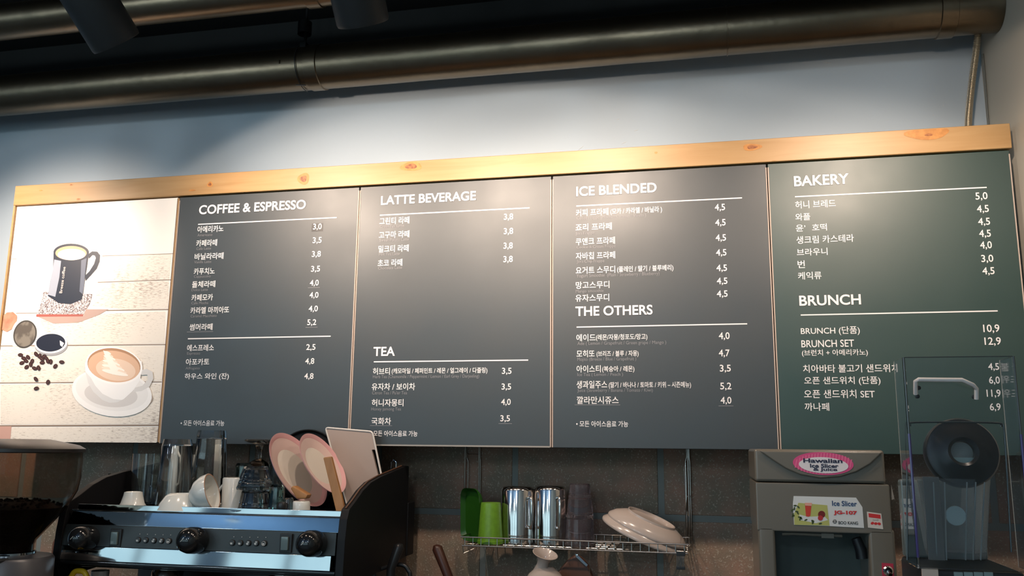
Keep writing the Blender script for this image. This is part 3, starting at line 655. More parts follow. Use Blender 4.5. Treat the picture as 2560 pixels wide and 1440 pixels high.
def dome_knob(px, py, rp):
    c = on_panel(px, py); s = rp / 900.0
    k = B().lathe([(s * .95, 0), (s, .012), (s * .98, .036), (s * .85, .052), (s * .55, .062), (s * .2, .066), (0, .066)], c, 36, M=Rto((-.10, -1, .10))).to('steam_knob', BLACKGL, em)
    d = Vector((-.10, -1, .10)).normalized()
    q = B(); q.tube([c + d * .0655 + Vector((-.004, 0, -.004)), c + d * .0655 + Vector((.004, 0, .004))], .0012, 6); q.to('knob_mark', mat('knob_mark_grey', (.35, .35, .33), .5), k)
for kx, ky, kr in ((226, 1345, 29), (495, 1351, 31), (790, 1359, 30)): dome_knob(kx, ky, kr)
for sx, sy in ((291, 1345), (716, 1358)):
    c = on_panel(sx, sy)
    f = B().box((c.x - .017, c.y - .005, c.z - .024), (c.x + .017, c.y + .004, c.z + .024), bev=.002).to('rocker_switch', BLACKPL, em)
    B().box((c.x - .011, c.y - .011, c.z - .017), (c.x + .009, c.y - .004, c.z + .017), bev=.002).to('rocker', mat('rocker_glass', (.10, .14, .14), .12, coat=1.0), f)
ICON = mat('button_icon', (.45, .45, .43), .5)
for gi, grp in enumerate(([(346, 1350), (365, 1350.5), (385, 1351.5), (404, 1352), (423, 1352.5)], [(581, 1357), (601, 1357.5), (621, 1358), (641, 1358), (661, 1358.5)])):
    for bi, (x, y) in enumerate(grp):
        c = on_panel(x, y)
        bt = B().lathe([(.0078, 0), (.0078, .003), (.0068, .0042), (0, .0042)], c, 20, M=Rto((0, -1, .1))).to('brew_button', BLACKPL, em)
        q = B(); yy = c.y - .0050
        q.prism([(c.x - .0042, yy, c.z + .001), (c.x + .003, yy, c.z + .001), (c.x + .002, yy, c.z - .0035), (c.x - .003, yy, c.z - .0035)], (0, .0004, 0))
        if bi in (2, 3): q.prism([(c.x - .001, yy, c.z + .005), (c.x + .0045, yy, c.z + .005), (c.x + .0038, yy, c.z + .0018), (c.x - .0005, yy, c.z + .0018)], (0, .0004, 0))
        if bi == 4: q.tube([(c.x + .0055 * math.cos(a * math.pi / 6), yy, c.z + .0055 * math.sin(a * math.pi / 6)) for a in range(12)], .0005, 5, closed=True)
        q.to('button_symbol', ICON, bt)
        c2 = on_panel(x + 4, y - 15); B().lathe([(.0011, 0), (.0011, .001), (0, .001)], c2, 8, M=Rto((0, -1, 0))).to('indicator', ICON, em)
# group heads under the front and their portafilters
for gx in (-1.50, -1.14):
    g = B().lathe([(.0, 0), (.045, 0), (.048, .02), (.045, .055), (.03, .075), (0, .075)], (gx, -.46, 1.085), 32).to('group_head', STEEL, em)
    B().lathe([(0, 0), (.028, 0), (.034, .012), (.036, .05), (0, .05)], (gx, -.46, 1.036), 28).tube([(gx, -.49, 1.06), (gx, -.56, 1.055), (gx, -.62, 1.045), (gx, -.68, 1.035)], [.010, .011, .014, .012], 12).to('portafilter', BLACKPL, em)

# ================================================================ WARE ON THE CUP TRAY
ZC = ZT0 + .0002
ware('espresso_cup', 'small white cup upside down at the left end of the cup tray', 'cup', 331, -.54, ZC, [(29, 0), (32, 0), (25, 10), (20.5, 26), (19, 34), (15, 35), (14, 33), (0, 33), (0, 30), (17, 30), (22, 12), (29, 0)], CERAM)
ware('glass_beaker', 'wide straight glass beaker standing open behind the small white cup', 'glass', 366, -.36, ZC, upr(36, 38, 108, 1.6), GLASS)
ware('glass_tumbler', 'heavy glass tumbler upside down with a thick flat base', 'glass', 432, -.42, ZC, [(36, 0), (38, 0), (36, 60), (34, 128), (30, 146), (0, 147), (0, 134), (29, 131), (33, 110), (35, 60), (36, 0)], GLASS)
t, s, x = ware('ceramic_mug', 'tall white mug upside down seen through the heavy tumbler', 'mug', 446, -.27, ZC, inv(25, 24, 106, 3, 5), CERAM)
B().tube([(x - .006, -.27 - 25 * s, ZC + 85 * s), (x - .010, -.27 - 38 * s, ZC + 82 * s), (x - .012, -.27 - 42 * s, ZC + 60 * s), (x - .010, -.27 - 38 * s, ZC + 38 * s), (x - .006, -.27 - 25 * s, ZC + 32 * s)], .0042, 10).to('handle', CERAM, t)
ware('white_bowl', 'low white bowl upside down in front of the heavy tumbler', 'bowl', 452, -.55, ZC, [(48, 0), (51, 0), (45, 14), (34, 30), (30, 33), (26, 35), (25, 32), (0, 32), (0, 29), (32, 27), (43, 12), (48, 0)], CERAM)
# leaning bowl
s = spx(512, 1220, -.548); r = 42 * s; ax = Vector((.94, .16, .28)).normalized()
c = P(531, 1222, -.548); low = r * math.sqrt(1 - ax.z ** 2)
cz = ZC + .0005 + low * .99
t = thing('white_bowl', 'white bowl tipped on its side with its rim to the right', 'bowl', (c.x, c.y, ZC))
B().lathe([(0, -r * 1.10), (r * .45, -r * 1.08), (r * .50, -r * 1.0), (r * .80, -r * .75), (r * .97, -r * .35), (r, 0), (r * .93, 0), (r * .90, -r * .3), (r * .7, -r * .72), (0, -r * .95)], (c.x, c.y, cz), 40, M=Rto(ax)).to('body', CERAM, t)
B().lathe([(r * .985, -.0015), (r * .985, .0008), (r * .93, .0008), (r * .93, -.0015)], (c.x, c.y, cz), 40, M=Rto(ax)).to('brown_rim', mat('brown_glaze', (.35, .20, .13), .35), t)
ware('highball_glass', 'tall ribbed glass upside down, the highest on the cup tray', 'glass', 517, -.37, ZC, [(38, 0), (41, 0), (37, 80), (32.5, 158), (31, 166), (0, 166), (0, 150), (29, 147), (35, 78), (38, 0)], GLASS, seg=14, ang=10)
t, s, x = ware('ceramic_mug', 'white mug upside down with its handle to the left', 'mug', 582, -.47, ZC, [(25, 0), (28, 0), (28, 4), (25.5, 8), (26, 66), (24, 69), (0, 69), (0, 64), (22, 62), (23, 8), (25, 0)], CERAM)
B().tube(catmull([Vector((x - 24 * s, -.47, ZC + 56 * s)), Vector((x - 34 * s, -.475, ZC + 40 * s)), Vector((x - 42 * s, -.48, ZC + 18 * s)), Vector((x - 56 * s, -.485, ZC + 8 * s)), Vector((x - 40 * s, -.48, ZC + 5.5 * s)), Vector((x - 26 * s, -.47, ZC + 10 * s))], 6), .0040, 10).to('handle', CERAM, t)
def ribbed(name, label, px, Y, z, r0, r1, h, m, seg=12, group=None, tilt=None):
    return ware(name, label, 'glass', px, Y, z, [(r0 - 3, 0), (r0, 0), (r0 + 1, 4), (r0 - 1, 8), (r1, h - 6), (r1 - 3, h), (0, h), (0, h - 7), (r1 - 5, h - 9), (r0 - 4, 8), (r0 - 3, 0)], m, seg=seg, ang=8, M=tilt, group=group)
_, s, x = ribbed('ribbed_tumbler', 'ribbed glass tumbler upside down, bottom one of the stack of two', 636, -.50, ZC, 37, 31, 46, GLASS, 16)
ribbed('ribbed_tumbler', 'ribbed glass tumbler upside down, balanced on top of another', 634, -.50, ZC + 46 * s + .0004, 41, 29, 52, GLASS, 16)
ware('stemmed_glass', 'stemmed glass upside down with its foot in the air', 'glass', 640, -.25, ZC,
     [(33, 0), (35, 0), (38, 30), (34, 70), (20, 92), (6, 100), (5, 118), (10, 132), (34, 140), (35, 142), (34, 144), (0, 144), (0, 98), (17, 90), (32, 68), (36, 30), (33, 0)], mat('brown_reflecting_glass', (.92, .80, .68), .02, trans=1.0, ior=1.45))  # clear glass; its brown reflections are put into the tint
# leaning stemmed glass
s = spx(680, 1200, -.33); c = P(693, 1262, -.33)
t = thing('wine_glass', 'slim glass leaning to the right against the pink plate', 'glass', (c.x, -.33, ZC))
B().lathe([(16 * s, 0), (17.5 * s, 0), (19 * s, 50 * s), (14 * s, 115 * s), (12 * s, 118 * s), (0, 118 * s), (0, 112 * s), (12 * s, 110 * s), (17 * s, 50 * s), (16 * s, 0)], (c.x, -.33, ZC + .0045), 12, M=Rto((-.12, .05, 1))).to('body', GLASS, t, ang=10)
TEALG = mat('green_tinted_glass', (.70, .92, .88), .03, trans=1.0, ior=1.45)
ribbed('ribbed_tumbler', 'greenish tumbler upside down below the pink plate', 690, -.545, ZC, 20, 17, 62, TEALG, 12)
ribbed('ribbed_tumbler', 'greenish tumbler half hidden behind the stack of two', 603, -.30, ZC, 21, 18, 92, TEALG, 12)
ware('ceramic_mug', 'small white mug upside down below the wooden handle', 'mug', 752, -.54, ZC, inv(22, 21, 26, 3, 4), CERAM)
ware('shot_glass', 'small clear glass upside down beside the small white mug', 'glass', 722, -.56, ZC, inv(12, 10, 34, 1.5, 4), GLASS, seg=12)
t, s, x = ware('bottle_stopper', 'small round black stopper before the greenish tumbler', 'stopper', 705, -.585, ZC, [(0, 0), (6, 0), (6, 8), (10, 10), (12, 18), (9, 25), (0, 27)], BLACKPL)
ware('glass_dish', 'flat clear glass dish under the edge of the ribbed tumblers', 'dish', 600, -.575, ZC, [(0, 0), (16, 0), (24, 4), (25, 5), (24, 5.5), (15, 2), (0, 2)], GLASS)

def quadslab(name, label, cat, pix, Y, th, m, bev=.003, zmin=None, part='body'):
    pts = [P(x, y, Y) for x, y in pix]
    if zmin is not None: pts = [Vector((p.x, p.y, max(p.z, zmin))) for p in pts]
    c = sum(pts, Vector()) / len(pts)
    t = thing(name, label, cat, (c.x, Y, min(p.z for p in pts)))
    B().prism(pts, (0, th, 0), bev=bev).to(part, m, t, ang=30); return t
# black cloth bunched behind the beaker
quadslab('black_cloth', 'black cloth standing in a peak behind the small white cup', 'cloth', [(264, 1285), (266, 1215), (270, 1183), (283, 1190), (305, 1197), (335, 1189), (372, 1184), (402, 1192), (404, 1285)], -.27, .012, mat('cloth_black', (.008, .008, .008), .9, spec=.1), bev=.002, zmin=ZC)
# pink plates leaning, black tray, boards
PINKP = mat('plate_pink', (.58, .31, .31), .3, coat=.5); PLATEW = mat('plate_cream', (.58, .53, .46), .25, coat=.5)
def plate(label, px, py, Y, R, n, scal=False):
    c = P(px, py, Y); s = spx(px, py, Y); R = R * s
    v = (c - CAM).normalized(); r_ = v.cross(Vector((0, 0, 1))).normalized(); u_ = r_.cross(v)
    n = (r_ * n[0] + u_ * n[1] - v * n[2]).normalized()
    t = thing('pink_plate', label, 'plate', (c.x, c.y, ZC)); M = Rto(n)
    B().lathe([(0, .000), (R * .60, .000), (R * .60, -.004), (0, -.003)], c, 64, M=M).to('centre', PLATEW, t, ang=60)
    B().lathe([(R * .60, .000), (R * .74, .004), (R * .885, .008), (R * .885, .005), (R * .74, .000), (R * .60, -.004)], c, 64, M=M).to('wall', mat('plate_blush', (.58, .42, .38), .3, coat=.5), t, ang=60)
    b = B(); tb = bmesh.new(); N = 72; rings = []
    for (rr, zz) in ((R * .885, .0081), (R * .94, .012), (R, .0145), (R * .995, .012), (R * .93, .008), (R * .885, .0048)):
        k_ = 1.0
        rings.append([tb.verts.new((rr * 1 * math.cos(2 * math.pi * i / N), rr * 1 * math.sin(2 * math.pi * i / N), zz)) for i in range(N)])
    for a_, b_ in zip(rings, rings[1:]):
        for i in range(N): tb.faces.new([a_[i], a_[(i + 1) % N], b_[(i + 1) % N], b_[i]])
    b._merge(tb, 0, Matrix.Translation(c) @ M); b.to('rim', PINKP, t, ang=60)
    return t
plate('pink rimmed plate leaning to the left, the front one of two', 738, 1179, -.38, 97, (.72, .52, .46))
plate('pink rimmed plate leaning to the left, the rear one of two', 799, 1164, -.36, 80, (.72, .52, .44), True)
c = P(770, 1172, -.240); s = spx(772, 1172, -.240); R = 86 * s
t = thing('round_tray', 'round black tray standing behind the pink plates', 'tray', (c.x, c.y, ZC))
B().lathe([(0, 0), (R * .93, 0), (R, .012), (R - .003, .012), (R * .92, .003), (0, .003)], (c.x, c.y, ZC + R * .985), 56, M=Rto((0, -1, 0))).to('body', mat('tray_black', (.006, .006, .006), .6, spec=.2), t)
WOOD = mat('oiled_wood', (.38, .19, .07), .45, noise=(28, (.26, .115, .04), .35, .65, (1, 1, .25)))
quadslab('wooden_board', 'thick wooden chopping board on edge beside the white cutting board', 'board', [(807, 1144), (828, 1141), (864, 1290), (840, 1290)], -.52, .012, WOOD, zmin=ZC)
quadslab('paring_knife', 'short wooden knife grip poking out from under the front pink plate', 'knife', [(725, 1221), (731, 1214), (769, 1237), (764, 1247), (741, 1248)], -.50, .03, WOOD, bev=.004)
# white cutting board with a slot
Yc = -.264; outer_c = [(814, 1069), (931, 1079), (970, 1272), (868, 1272)]
def rrect(cs, rad, n=6):
    out = []
    L = len(cs)
    for i in range(L):
        p0, p1, p2 = Vector(cs[i - 1]), Vector(cs[i]), Vector(cs[(i + 1) % L])
        a = p1 + (p0 - p1).normalized() * rad; b_ = p1 + (p2 - p1).normalized() * rad
        for k in range(n + 1):
            t_ = k / n; out.append(((1 - t_) ** 2) * a + 2 * t_ * (1 - t_) * p1 + t_ * t_ * b_)
    return out
oc = [Vector((P(x, y, Yc).x, max(P(x, y, Yc).z, ZC))) for x, y in outer_c]
ic = [Vector((P(x, y, Yc).x, P(x, y, Yc).z)) for x, y in [(929, 1124), (938, 1124), (957, 1200), (948, 1200)]]
O = rrect(oc, .010); I = rrect(ic, .0042)
t = thing('cutting_board', 'white plastic cutting board with a hand slot leaning on the machine side', 'cutting board', (sum(p.x for p in oc) / 4, Yc, ZC))
b = B(); tb = bmesh.new(); th = .009
vo = [[tb.verts.new((p.x, Yc + dy, p.y)) for p in O] for dy in (0, th)]; vi = [[tb.verts.new((p.x, Yc + dy, p.y)) for p in I] for dy in (0, th)]
n = len(O)
for k in range(n):
    k2 = (k + 1) % n
    for d_ in (0, 1): tb.faces.new([vo[d_][k], vo[d_][k2], vi[d_][k2], vi[d_][k]])
    tb.faces.new([vo[0][k], vo[1][k], vo[1][k2], vo[0][k2]]); tb.faces.new([vi[0][k], vi[0][k2], vi[1][k2], vi[1][k]])
b._merge(tb, 0); b.to('body', mat('board_beige', (.30, .235, .20), .45), t, ang=30)
rim = [Vector((p.x, Yc - .0005, p.y)) for p in O]
B().tube(rim, .0028, 6, closed=True).to('raised_edge', mat('board_white', (.52, .50, .47), .35), t)

# ================================================================ GRINDER
gx = P(42, 1250, -.75).x; gs = spx(57, 1250, -.75) * .87; gz = lambda row: P(57, row, -.75).z
gr = thing('coffee_grinder', 'coffee grinder with a clear bean hopper and black lid, cut by the left edge', 'grinder', (gx, -.75, CTR))
SMOKE = mat('smoked_plastic', (.62, .55, .48), .05, trans=1.0, ior=1.12)
hp = [(137, 1128), (139, 1150), (139, 1195), (134, 1228), (118, 1262), (92, 1300), (66, 1335), (53, 1352), (50, 1362), (50, 1384)]
outp = [(r * gs, gz(y) - CTR) for r, y in hp]; inp = [((r - 2.2) * gs, gz(y) - CTR) for r, y in hp][::-1]
B().lathe(outp[::-1] + inp[::-1] + [outp[-1]], (gx, -.75, CTR), 64).to('hopper', SMOKE, gr)
B().lathe([(0, gz(1109) - CTR + .012), (60 * gs, gz(1109) - CTR + .012), (128 * gs, gz(1116) - CTR + .004), (143 * gs, gz(1121) - CTR), (143 * gs, gz(1129) - CTR), (137 * gs, gz(1131) - CTR), (0, gz(1131) - CTR)], (gx, -.75, CTR), 64, mi=0).to('lid', mat('lid_black', (.012, .011, .011), .35), gr)
BEANM = mat('roasted_beans', (.010, .005, .003), .7, spec=.15, bump=(160, .8, .004), noise=(140, (.008, .004, .003), .4, .6))
bp_ = [(0, 1258)] + [(50, 1252), (96, 1264), (112, 1268), (90, 1299), (64, 1333), (50, 1350), (47, 1362), (47, 1383), (0, 1383)]
B().lathe([((r - 1 if r else 0) * gs, gz(y) - CTR) for r, y in bp_], (gx, -.75, CTR), 40).to('bean_heap', BEANM, gr)
b = B()
for k in range(170):
    a = random.random() * 6.283; rr = math.sqrt(random.random()) * 100 * gs; z = gz(1252) + random.uniform(-.006, .006) - (rr / (100 * gs)) ** 2 * .012
    Mb = Euler((random.random() * 3, random.random() * 3, random.random() * 3)).to_matrix().to_4x4()
    b.lathe([(0, -.0055), (.0034, -.003), (.0040, .0), (.0034, .003), (0, .0055)], (gx + rr * math.cos(a), -.75 + rr * math.sin(a), z), 6, M=Mb)
o = b.to('coffee_beans', BEANM, gr); o['kind'] = 'stuff'
B().lathe([(55 * gs, gz(1388) - CTR), (55 * gs, gz(1380) - CTR), (51 * gs, gz(1379) - CTR), (51 * gs, gz(1388) - CTR)], (gx, -.75, CTR), 48).to('neck_ring', CHROME, gr)
B().lathe([(0, gz(1386) - CTR), (60 * gs, gz(1386) - CTR), (92 * gs, gz(1391) - CTR), (97 * gs, gz(1398) - CTR), (99 * gs, gz(1500) - CTR), (100 * gs, .13), (0, .13)], (gx, -.75, CTR), 48).to('grinding_body', mat('grinder_grey', (.05, .05, .055), .35), gr)
B().box((gx - .10, -.87, CTR), (gx + .10, -.66, CTR + .13), bev=.01).to('base', BLACKPL, gr)
B().tube([(gx - .03, -.85, gz(1392)), (gx + .04, -.86, gz(1392)), (gx + .055, -.82, gz(1392))], .006, 8).to('lever', BLACKPL, gr)
# wooden spoon standing right of the grinder
UT = thing('utensil_jar', 'dark jar on the counter between grinder and espresso machine', 'jar', (P(137, 1400, -.30).x, -.30, CTR))
B().lathe([(0, 0), (.04, 0), (.042, .14), (.038, .14), (.036, .006), (0, .006)], UT.location, 28).to('body', BLACKPL, UT)
xw = UT.location.x
t = thing('wooden_spatula', 'reddish wooden spatula standing between grinder and machine', 'spatula', (xw, -.30, CTR + .007))
B().prism([P(137, 1345, -.30), P(146, 1360, -.30), P(152, 1390, -.30), P(154, 1440, -.30), Vector((xw + .008, -.30, CTR + .007)), Vector((xw - .004, -.30, CTR + .007)), P(126, 1440, -.30), P(127, 1390, -.30), P(131, 1357, -.30)], (0, .008, 0), bev=.002).to('body', mat('red_wood', (.16, .055, .025), .4), t)
# yellow handled jug under the machine's left end
t = thing('yellow_band', 'bright yellow loop handle under the left end of the machine', 'handle', (P(198, 1440, -.60).x, -.60, CTR + .115))
yb = P(198, 1440, -.60)
B().tube(catmull([Vector((yb.x - .026, -.60, CTR + .1305)), Vector((yb.x - .027, -.60, yb.z - .02)), Vector((yb.x - .018, -.60, yb.z + .008)), Vector((yb.x, -.60, yb.z + .0135)), Vector((yb.x + .018, -.60, yb.z + .008)), Vector((yb.x + .027, -.60, yb.z - .02)), Vector((yb.x + .026, -.60, CTR + .1305))], 6), .0075, 10).lathe([(0, 0), (.036, 0), (.036, .016), (0, .016)], (yb.x, -.60, CTR + .1152), 28).to('loop', mat('yellow_rubber', (.75, .47, .02), .4), t)
t = thing('cream_jug', 'cream jug top just showing right of the yellow handle', 'jug', (P(250, 1440, -.52).x, -.52, CTR + .1155))
jx = P(250, 1440, -.52).x; jz = P(250, 1426, -.52).z
B().lathe([(0, 0), (.022, 0), (.024, jz - CTR - .1155), (.021, jz - CTR - .1155), (.02, .004), (0, .004)], (jx, -.52, CTR + .1155), 28).to('body', CERAMP, t)

# ================================================================ WIRE RACK
YW = -.016; YRF = -.215
rx0, rx1 = P(1152, 1345, YRF).x, P(1722, 1370, YRF).x
zt, zb = P(1440, 1352, YRF).z, P(1440, 1374, YRF).z
rk = thing('wire_rack', 'steel wire dish rack hanging on the tiles below the boards', 'rack', ((rx0 + rx1) / 2, -.11, zb))
rr = .0022
B().tube([(rx0, YW - .006, zt), (rx0, YRF, zt), (rx1, YRF, zt), (rx1, YW - .006, zt)], rr, 8).to('top_rail', WIRE, rk)
B().tube([(rx0 + .004, YW - .006, zb), (rx0 + .004, YRF, zb), (rx1 - .004, YRF, zb), (rx1 - .004, YW - .006, zb)], rr, 8).to('bottom_rail', WIRE, rk)
B().tube([(rx0, YW - .006, zt), (rx1, YW - .006, zt)], rr, 8).to('back_rail', WIRE, rk)
B().tube([(rx0, YW - .006, zb), (rx1, YW - .006, zb)], rr, 8).to('back_rail', WIRE, rk)
ncw = 27; first = None
for k in range(ncw):
    x = rx0 + .012 + (rx1 - rx0 - .024) * k / (ncw - 1)
    if first is None: first = B().tube([(x, YW - .008, zt - .001), (x, YW - .008, zb + rr), (x, YRF + .002, zb + rr), (x, YRF + .002, zt)], .0014, 6).to('cross_wire', WIRE, rk); fx = x
    else:
        c_ = link_copy(first, rk); c_.location = (x - fx, 0, 0)
for k in range(3):
    y = YRF + .05 + k * .045
    B().tube([(rx0 + .004, y, zb - .0005), (rx1 - .004, y, zb - .0005)], .0016, 6).to('long_wire', WIRE, rk)
zU = 1.66
def upright(px, kink, Y=YW - .004):
    xa = P(px, 1122, Y).x; zk0 = P(px, 1143, Y).z; zk1 = P(px, 1154, Y).z
    B().tube([(xa, Y, zU), (xa, Y, zk0), (xa + kink, Y, zk1), (xa + kink, Y, zb)], .0019, 8).to('upright_wire', WIRE, rk)
for px, kk in ((1163, 0), (1166.5, .006), (1197, .0015), (1200, .002), (1716.5, -.004), (1719.5, 0), (1722.5, .0015)): upright(px, kk)
B().tube([(P(1167, 1135, YW).x, YW - .004, P(1167, 1135, YW).z), (P(1199, 1136, YW).x, YW - .004, P(1167, 1135, YW).z)], .0012, 6).to('tie_wire', WIRE, rk)
xb_ = P(1712, 1180, YW).x
B().tube([(xb_ + .004, YW - .004, P(1716, 1156, YW).z), (xb_ - .001, YW - .004, P(1712, 1168, YW).z), (xb_ + .001, YW - .004, P(1714, 1270, YW).z), (xb_ + .008, YW - .004, P(1720, 1290, YW).z)], .0016, 6).to('side_loop', WIRE, rk)
for px in (1718,):
    B().tube([P(px, 1240, -.03), P(px - 3, 1288, -.10), P(px - 5, 1340, -.19)], .0016, 6).to('side_brace', WIRE, rk)
a = P(1157, 1364, YRF - .004); B().tube([a, P(1159, 1383, YRF - .004), P(1186, 1371, YRF + .02)], .0016, 6).to('hook', WIRE, rk)
for nm_, (xa, ya, xb2, yb2) in enumerate(((1210, 1362, 1221, 1450), (1238, 1362, 1241, 1395), (1475, 1374, 1474, 1438))):
    B().tube([P(xa, ya - 2, -.20), P(xb2, yb2, -.20)], .0010, 6).to('hanging_wire', WIRE, rk)
ZR = zb + rr + .0015
# ware on the rack
GREEN = mat('green_plastic', (.105, .235, .018), .35, spec=.4, noise=(90, (.09, .20, .016), .4, .6)); DGREEN = mat('dark_green_plastic', (.012, .06, .006), .3)
c = P(1186, 1340, -.12)
t = thing('green_tray', 'dark green tray standing on edge at the left end of the rack', 'tray', (c.x, -.12, ZR))
w_, h_, th = .108, .158, .006
Mt = Matrix.Translation((c.x, -.12, ZR)) @ Matrix.Rotation(math.radians(-40), 4, 'Z') @ Matrix.Rotation(math.radians(3), 4, 'X')
op = rrect([Vector((-w_ / 2, 0.0005)), Vector((w_ / 2, 0.0005)), Vector((w_ / 2 - .006, h_)), Vector((-w_ / 2 + .006, h_))], .030, 7)
b = B(); tb = bmesh.new(); n = len(op); cc = Vector((0, h_ / 2))
lay = [(1.0, -.014), (.86, .0), (.86, .004), (1.0, -.010)]
rings = [[tb.verts.new((cc.x + (p.x - cc.x) * f, y, max(.0005, cc.y + (p.y - cc.y) * f))) for p in op] for f, y in lay]
for a_, b_ in zip(rings, rings[1:] + rings[:1]):
    if a_ is rings[1]: continue
    for k in range(n): tb.faces.new([a_[k], a_[(k + 1) % n], b_[(k + 1) % n], b_[k]])
tb.faces.new(rings[1]); tb.faces.new(rings[2][::-1])
b._merge(tb, 0, Mt); b.to('body', DGREEN, t, ang=50)
ware('green_cup', 'bright green plastic cup upside down on the rack', 'cup', 1226, -.165, ZR, [(28.5, 0), (32, 0), (32, 7), (30.5, 8), (25, 88), (23.5, 96), (0, 97), (0, 94), (22.5, 92), (29, 8), (28.5, 0)], GREEN, pyref=1340)
quadslab('dark_lid', 'dark grey lid leaning between the green cup and the left steel pitcher', 'lid', [(1252, 1228), (1260, 1222), (1280, 1341), (1264, 1341)], -.085, .004, GREYPL, zmin=ZR)
def pitcher(label, px, Y, r, h, hside, hd=-1):
    prof = [(r - 1.5, 0), (r, 0), (r, h - 10), (r - 3, h - 3), (r - 9, h), (0, h + 1), (0, h - 1), (r - 10, h - 2), (r - 3, h - 10), (r - 1.5, 0)]
    t, s, x = ware('steel_pitcher', label, 'pitcher', px, Y, ZR, prof, STEEL, pyref=1340, seg=56)
    d = Vector((hside, hd, 0)).normalized()
    o_ = lambda rad, hh: Vector((x, Y, ZR)) + d * rad * s + Vector((0, 0, hh * s))
    B().tube([o_(r - 1, h * .80), o_(r + 10, h * .82), o_(r + 15, h * .76), o_(r + 15, h * .36), o_(r + 10, h * .28), o_(r - 1, h * .30)], .0045, 10).to('handle', STEEL, t)
pitcher('shiny steel milk pitcher upside down next to the green cup', 1294, -.115, 43, 134, .75, -.7)
pitcher('shiny steel milk pitcher upside down, the right one of two', 1376, -.115, 40, 139, .55, -.8)
s = spx(1450, 1340, -.13)
z_ = ZR
for k, (r0, r1, h, lb) in enumerate(((38, 34, 66, 'clear plastic cup upside down, lowest of the stack beside the pitchers'), (35, 30, 48, 'clear plastic cup upside down, middle of the stack beside the pitchers'), (29, 26, 34, 'clear plastic cup upside down, top of the stack beside the pitchers'))):
    ware('plastic_cup', lb, 'cup', 1450, -.13, z_, [(r0 - 1.5, 0), (r0, 0), (r0, 5), (r0 - 2, 7), (r1, h - 4), (r1 - 2, h), (0, h), (0, h - 2), (r1 - 3, h - 3), (r0 - 3.5, 7), (r0 - 1.5, 0)], PLGLASS, seg=20, pyref=1340, ang=12)
    z_ += h * s + .0006
# oval plates
def oval(label, px, py, Y, ex, ey, dz, m):
    c = P(px, py, Y); t = thing('oval_plate', label, 'plate', (c.x, c.y, ZR))
    M = Matrix.Rotation(math.radians(8), 4, 'X') @ Matrix.Rotation(math.radians(22.5), 4, 'Y') @ Matrix.Diagonal((ex, ey, 1, 1))
    B().lathe([(.985, -.002), (1.0, .001), (.99, .006), (.86, .020), (.66, .032), (.60, .034), (.595, .040), (.57, .040), (.565, .033), (0, .033), (0, .029), (.62, .028), (.84, .015), (.985, -.002)], c, 64, M=M).to('body', m, t, ang=50)
oval('cream oval plate upside down, lower of the slanting pair on the rack', 1607, 1338, -.12, .128, .088, 0, CERAMP)
oval('cream oval plate upside down, upper of the slanting pair on the rack', 1617, 1325, -.12, .122, .082, 0, CERAMP)

# ================================================================ UNDER THE RACK
t = thing('white_carafe', 'white porcelain carafe with a flared slanting mouth under the rack', 'carafe', (P(1362, 1440, -.28).x, -.28, CTR))
cx_ = P(1362, 1440, -.28).x
B().lathe([(0, 0), (.045, 0), (.060, .02), (.070, .09), (.068, .18), (.060, .225), (.045, .250), (.024, .268), (0, .27)], (cx_, -.28, CTR), 44).to('body', CERAMP, t)
nb = P(1352, 1432, -.28); nt_ = P(1354, 1384, -.30); ax = (nt_ - nb); ax = Vector((.26, -.26, .92)).normalized(); H = .058
b0 = Vector((nb.x, -.28, P(1356, 1432, -.28).z))
B().lathe([(.030, -.02), (.021, .008), (.0165, .024), (.017, .036), (.024, .048), (.034, .056), (.036, .058), (.034, .0585), (.022, .048), (.013, .034), (.013, .010), (0, .006)], b0, 40, M=Rto(ax)).to('neck', CERAMP, t)
quadslab('brown_pan', 'dark brown rounded pan propped up right of the white carafe', 'pan', [(1376, 1470), (1392, 1432), (1418, 1400), (1436, 1388), (1452, 1392), (1470, 1412), (1484, 1450), (1486, 1500)], -.18, .03, mat('brown_leather', (.075, .032, .018), .5), bev=.008)
o_ = bpy.context.scene.objects['brown_pan']
B().prism([P(1438, 1384, -.183), P(1445, 1388, -.183), P(1470, 1412, -.183), P(1466, 1416, -.183), P(1440, 1392, -.183)], (0, -.002, 0)).lathe([(0, 0), (.0035, 0), (.003, .002), (0, .0025)], P(1443, 1388, -.185), 12, M=Rto((0, -1, 0))).to('metal_strip', STEEL, o_)
B().box((o_.location.x - .05, -.19, CTR), (o_.location.x + .05, -.14, o_.location.z + .004), bev=.004).to('lower_part', mat('brown_leather', (.075, .032, .018), .5), o_)
t = thing('hanging_comb', 'short black comb of steel tines hanging from the right end of the rack', 'utensil', P(1701, 1380, -.21))
b = B()
for k in range(6): b.tube([P(1693 + k * 3.3, 1378, -.225), P(1693 + k * 3.3, 1420, -.225)], .0011, 6)
b.to('tines', WIRE, t)
B().box(P(1691, 1424, -.227), P(1713, 1416, -.221) , bev=.001).to('tip', BLACKPL, t)
B().box(P(1691, 1390, -.227), P(1713, 1379, -.221), bev=.001).to('grip', BLACKPL, t)
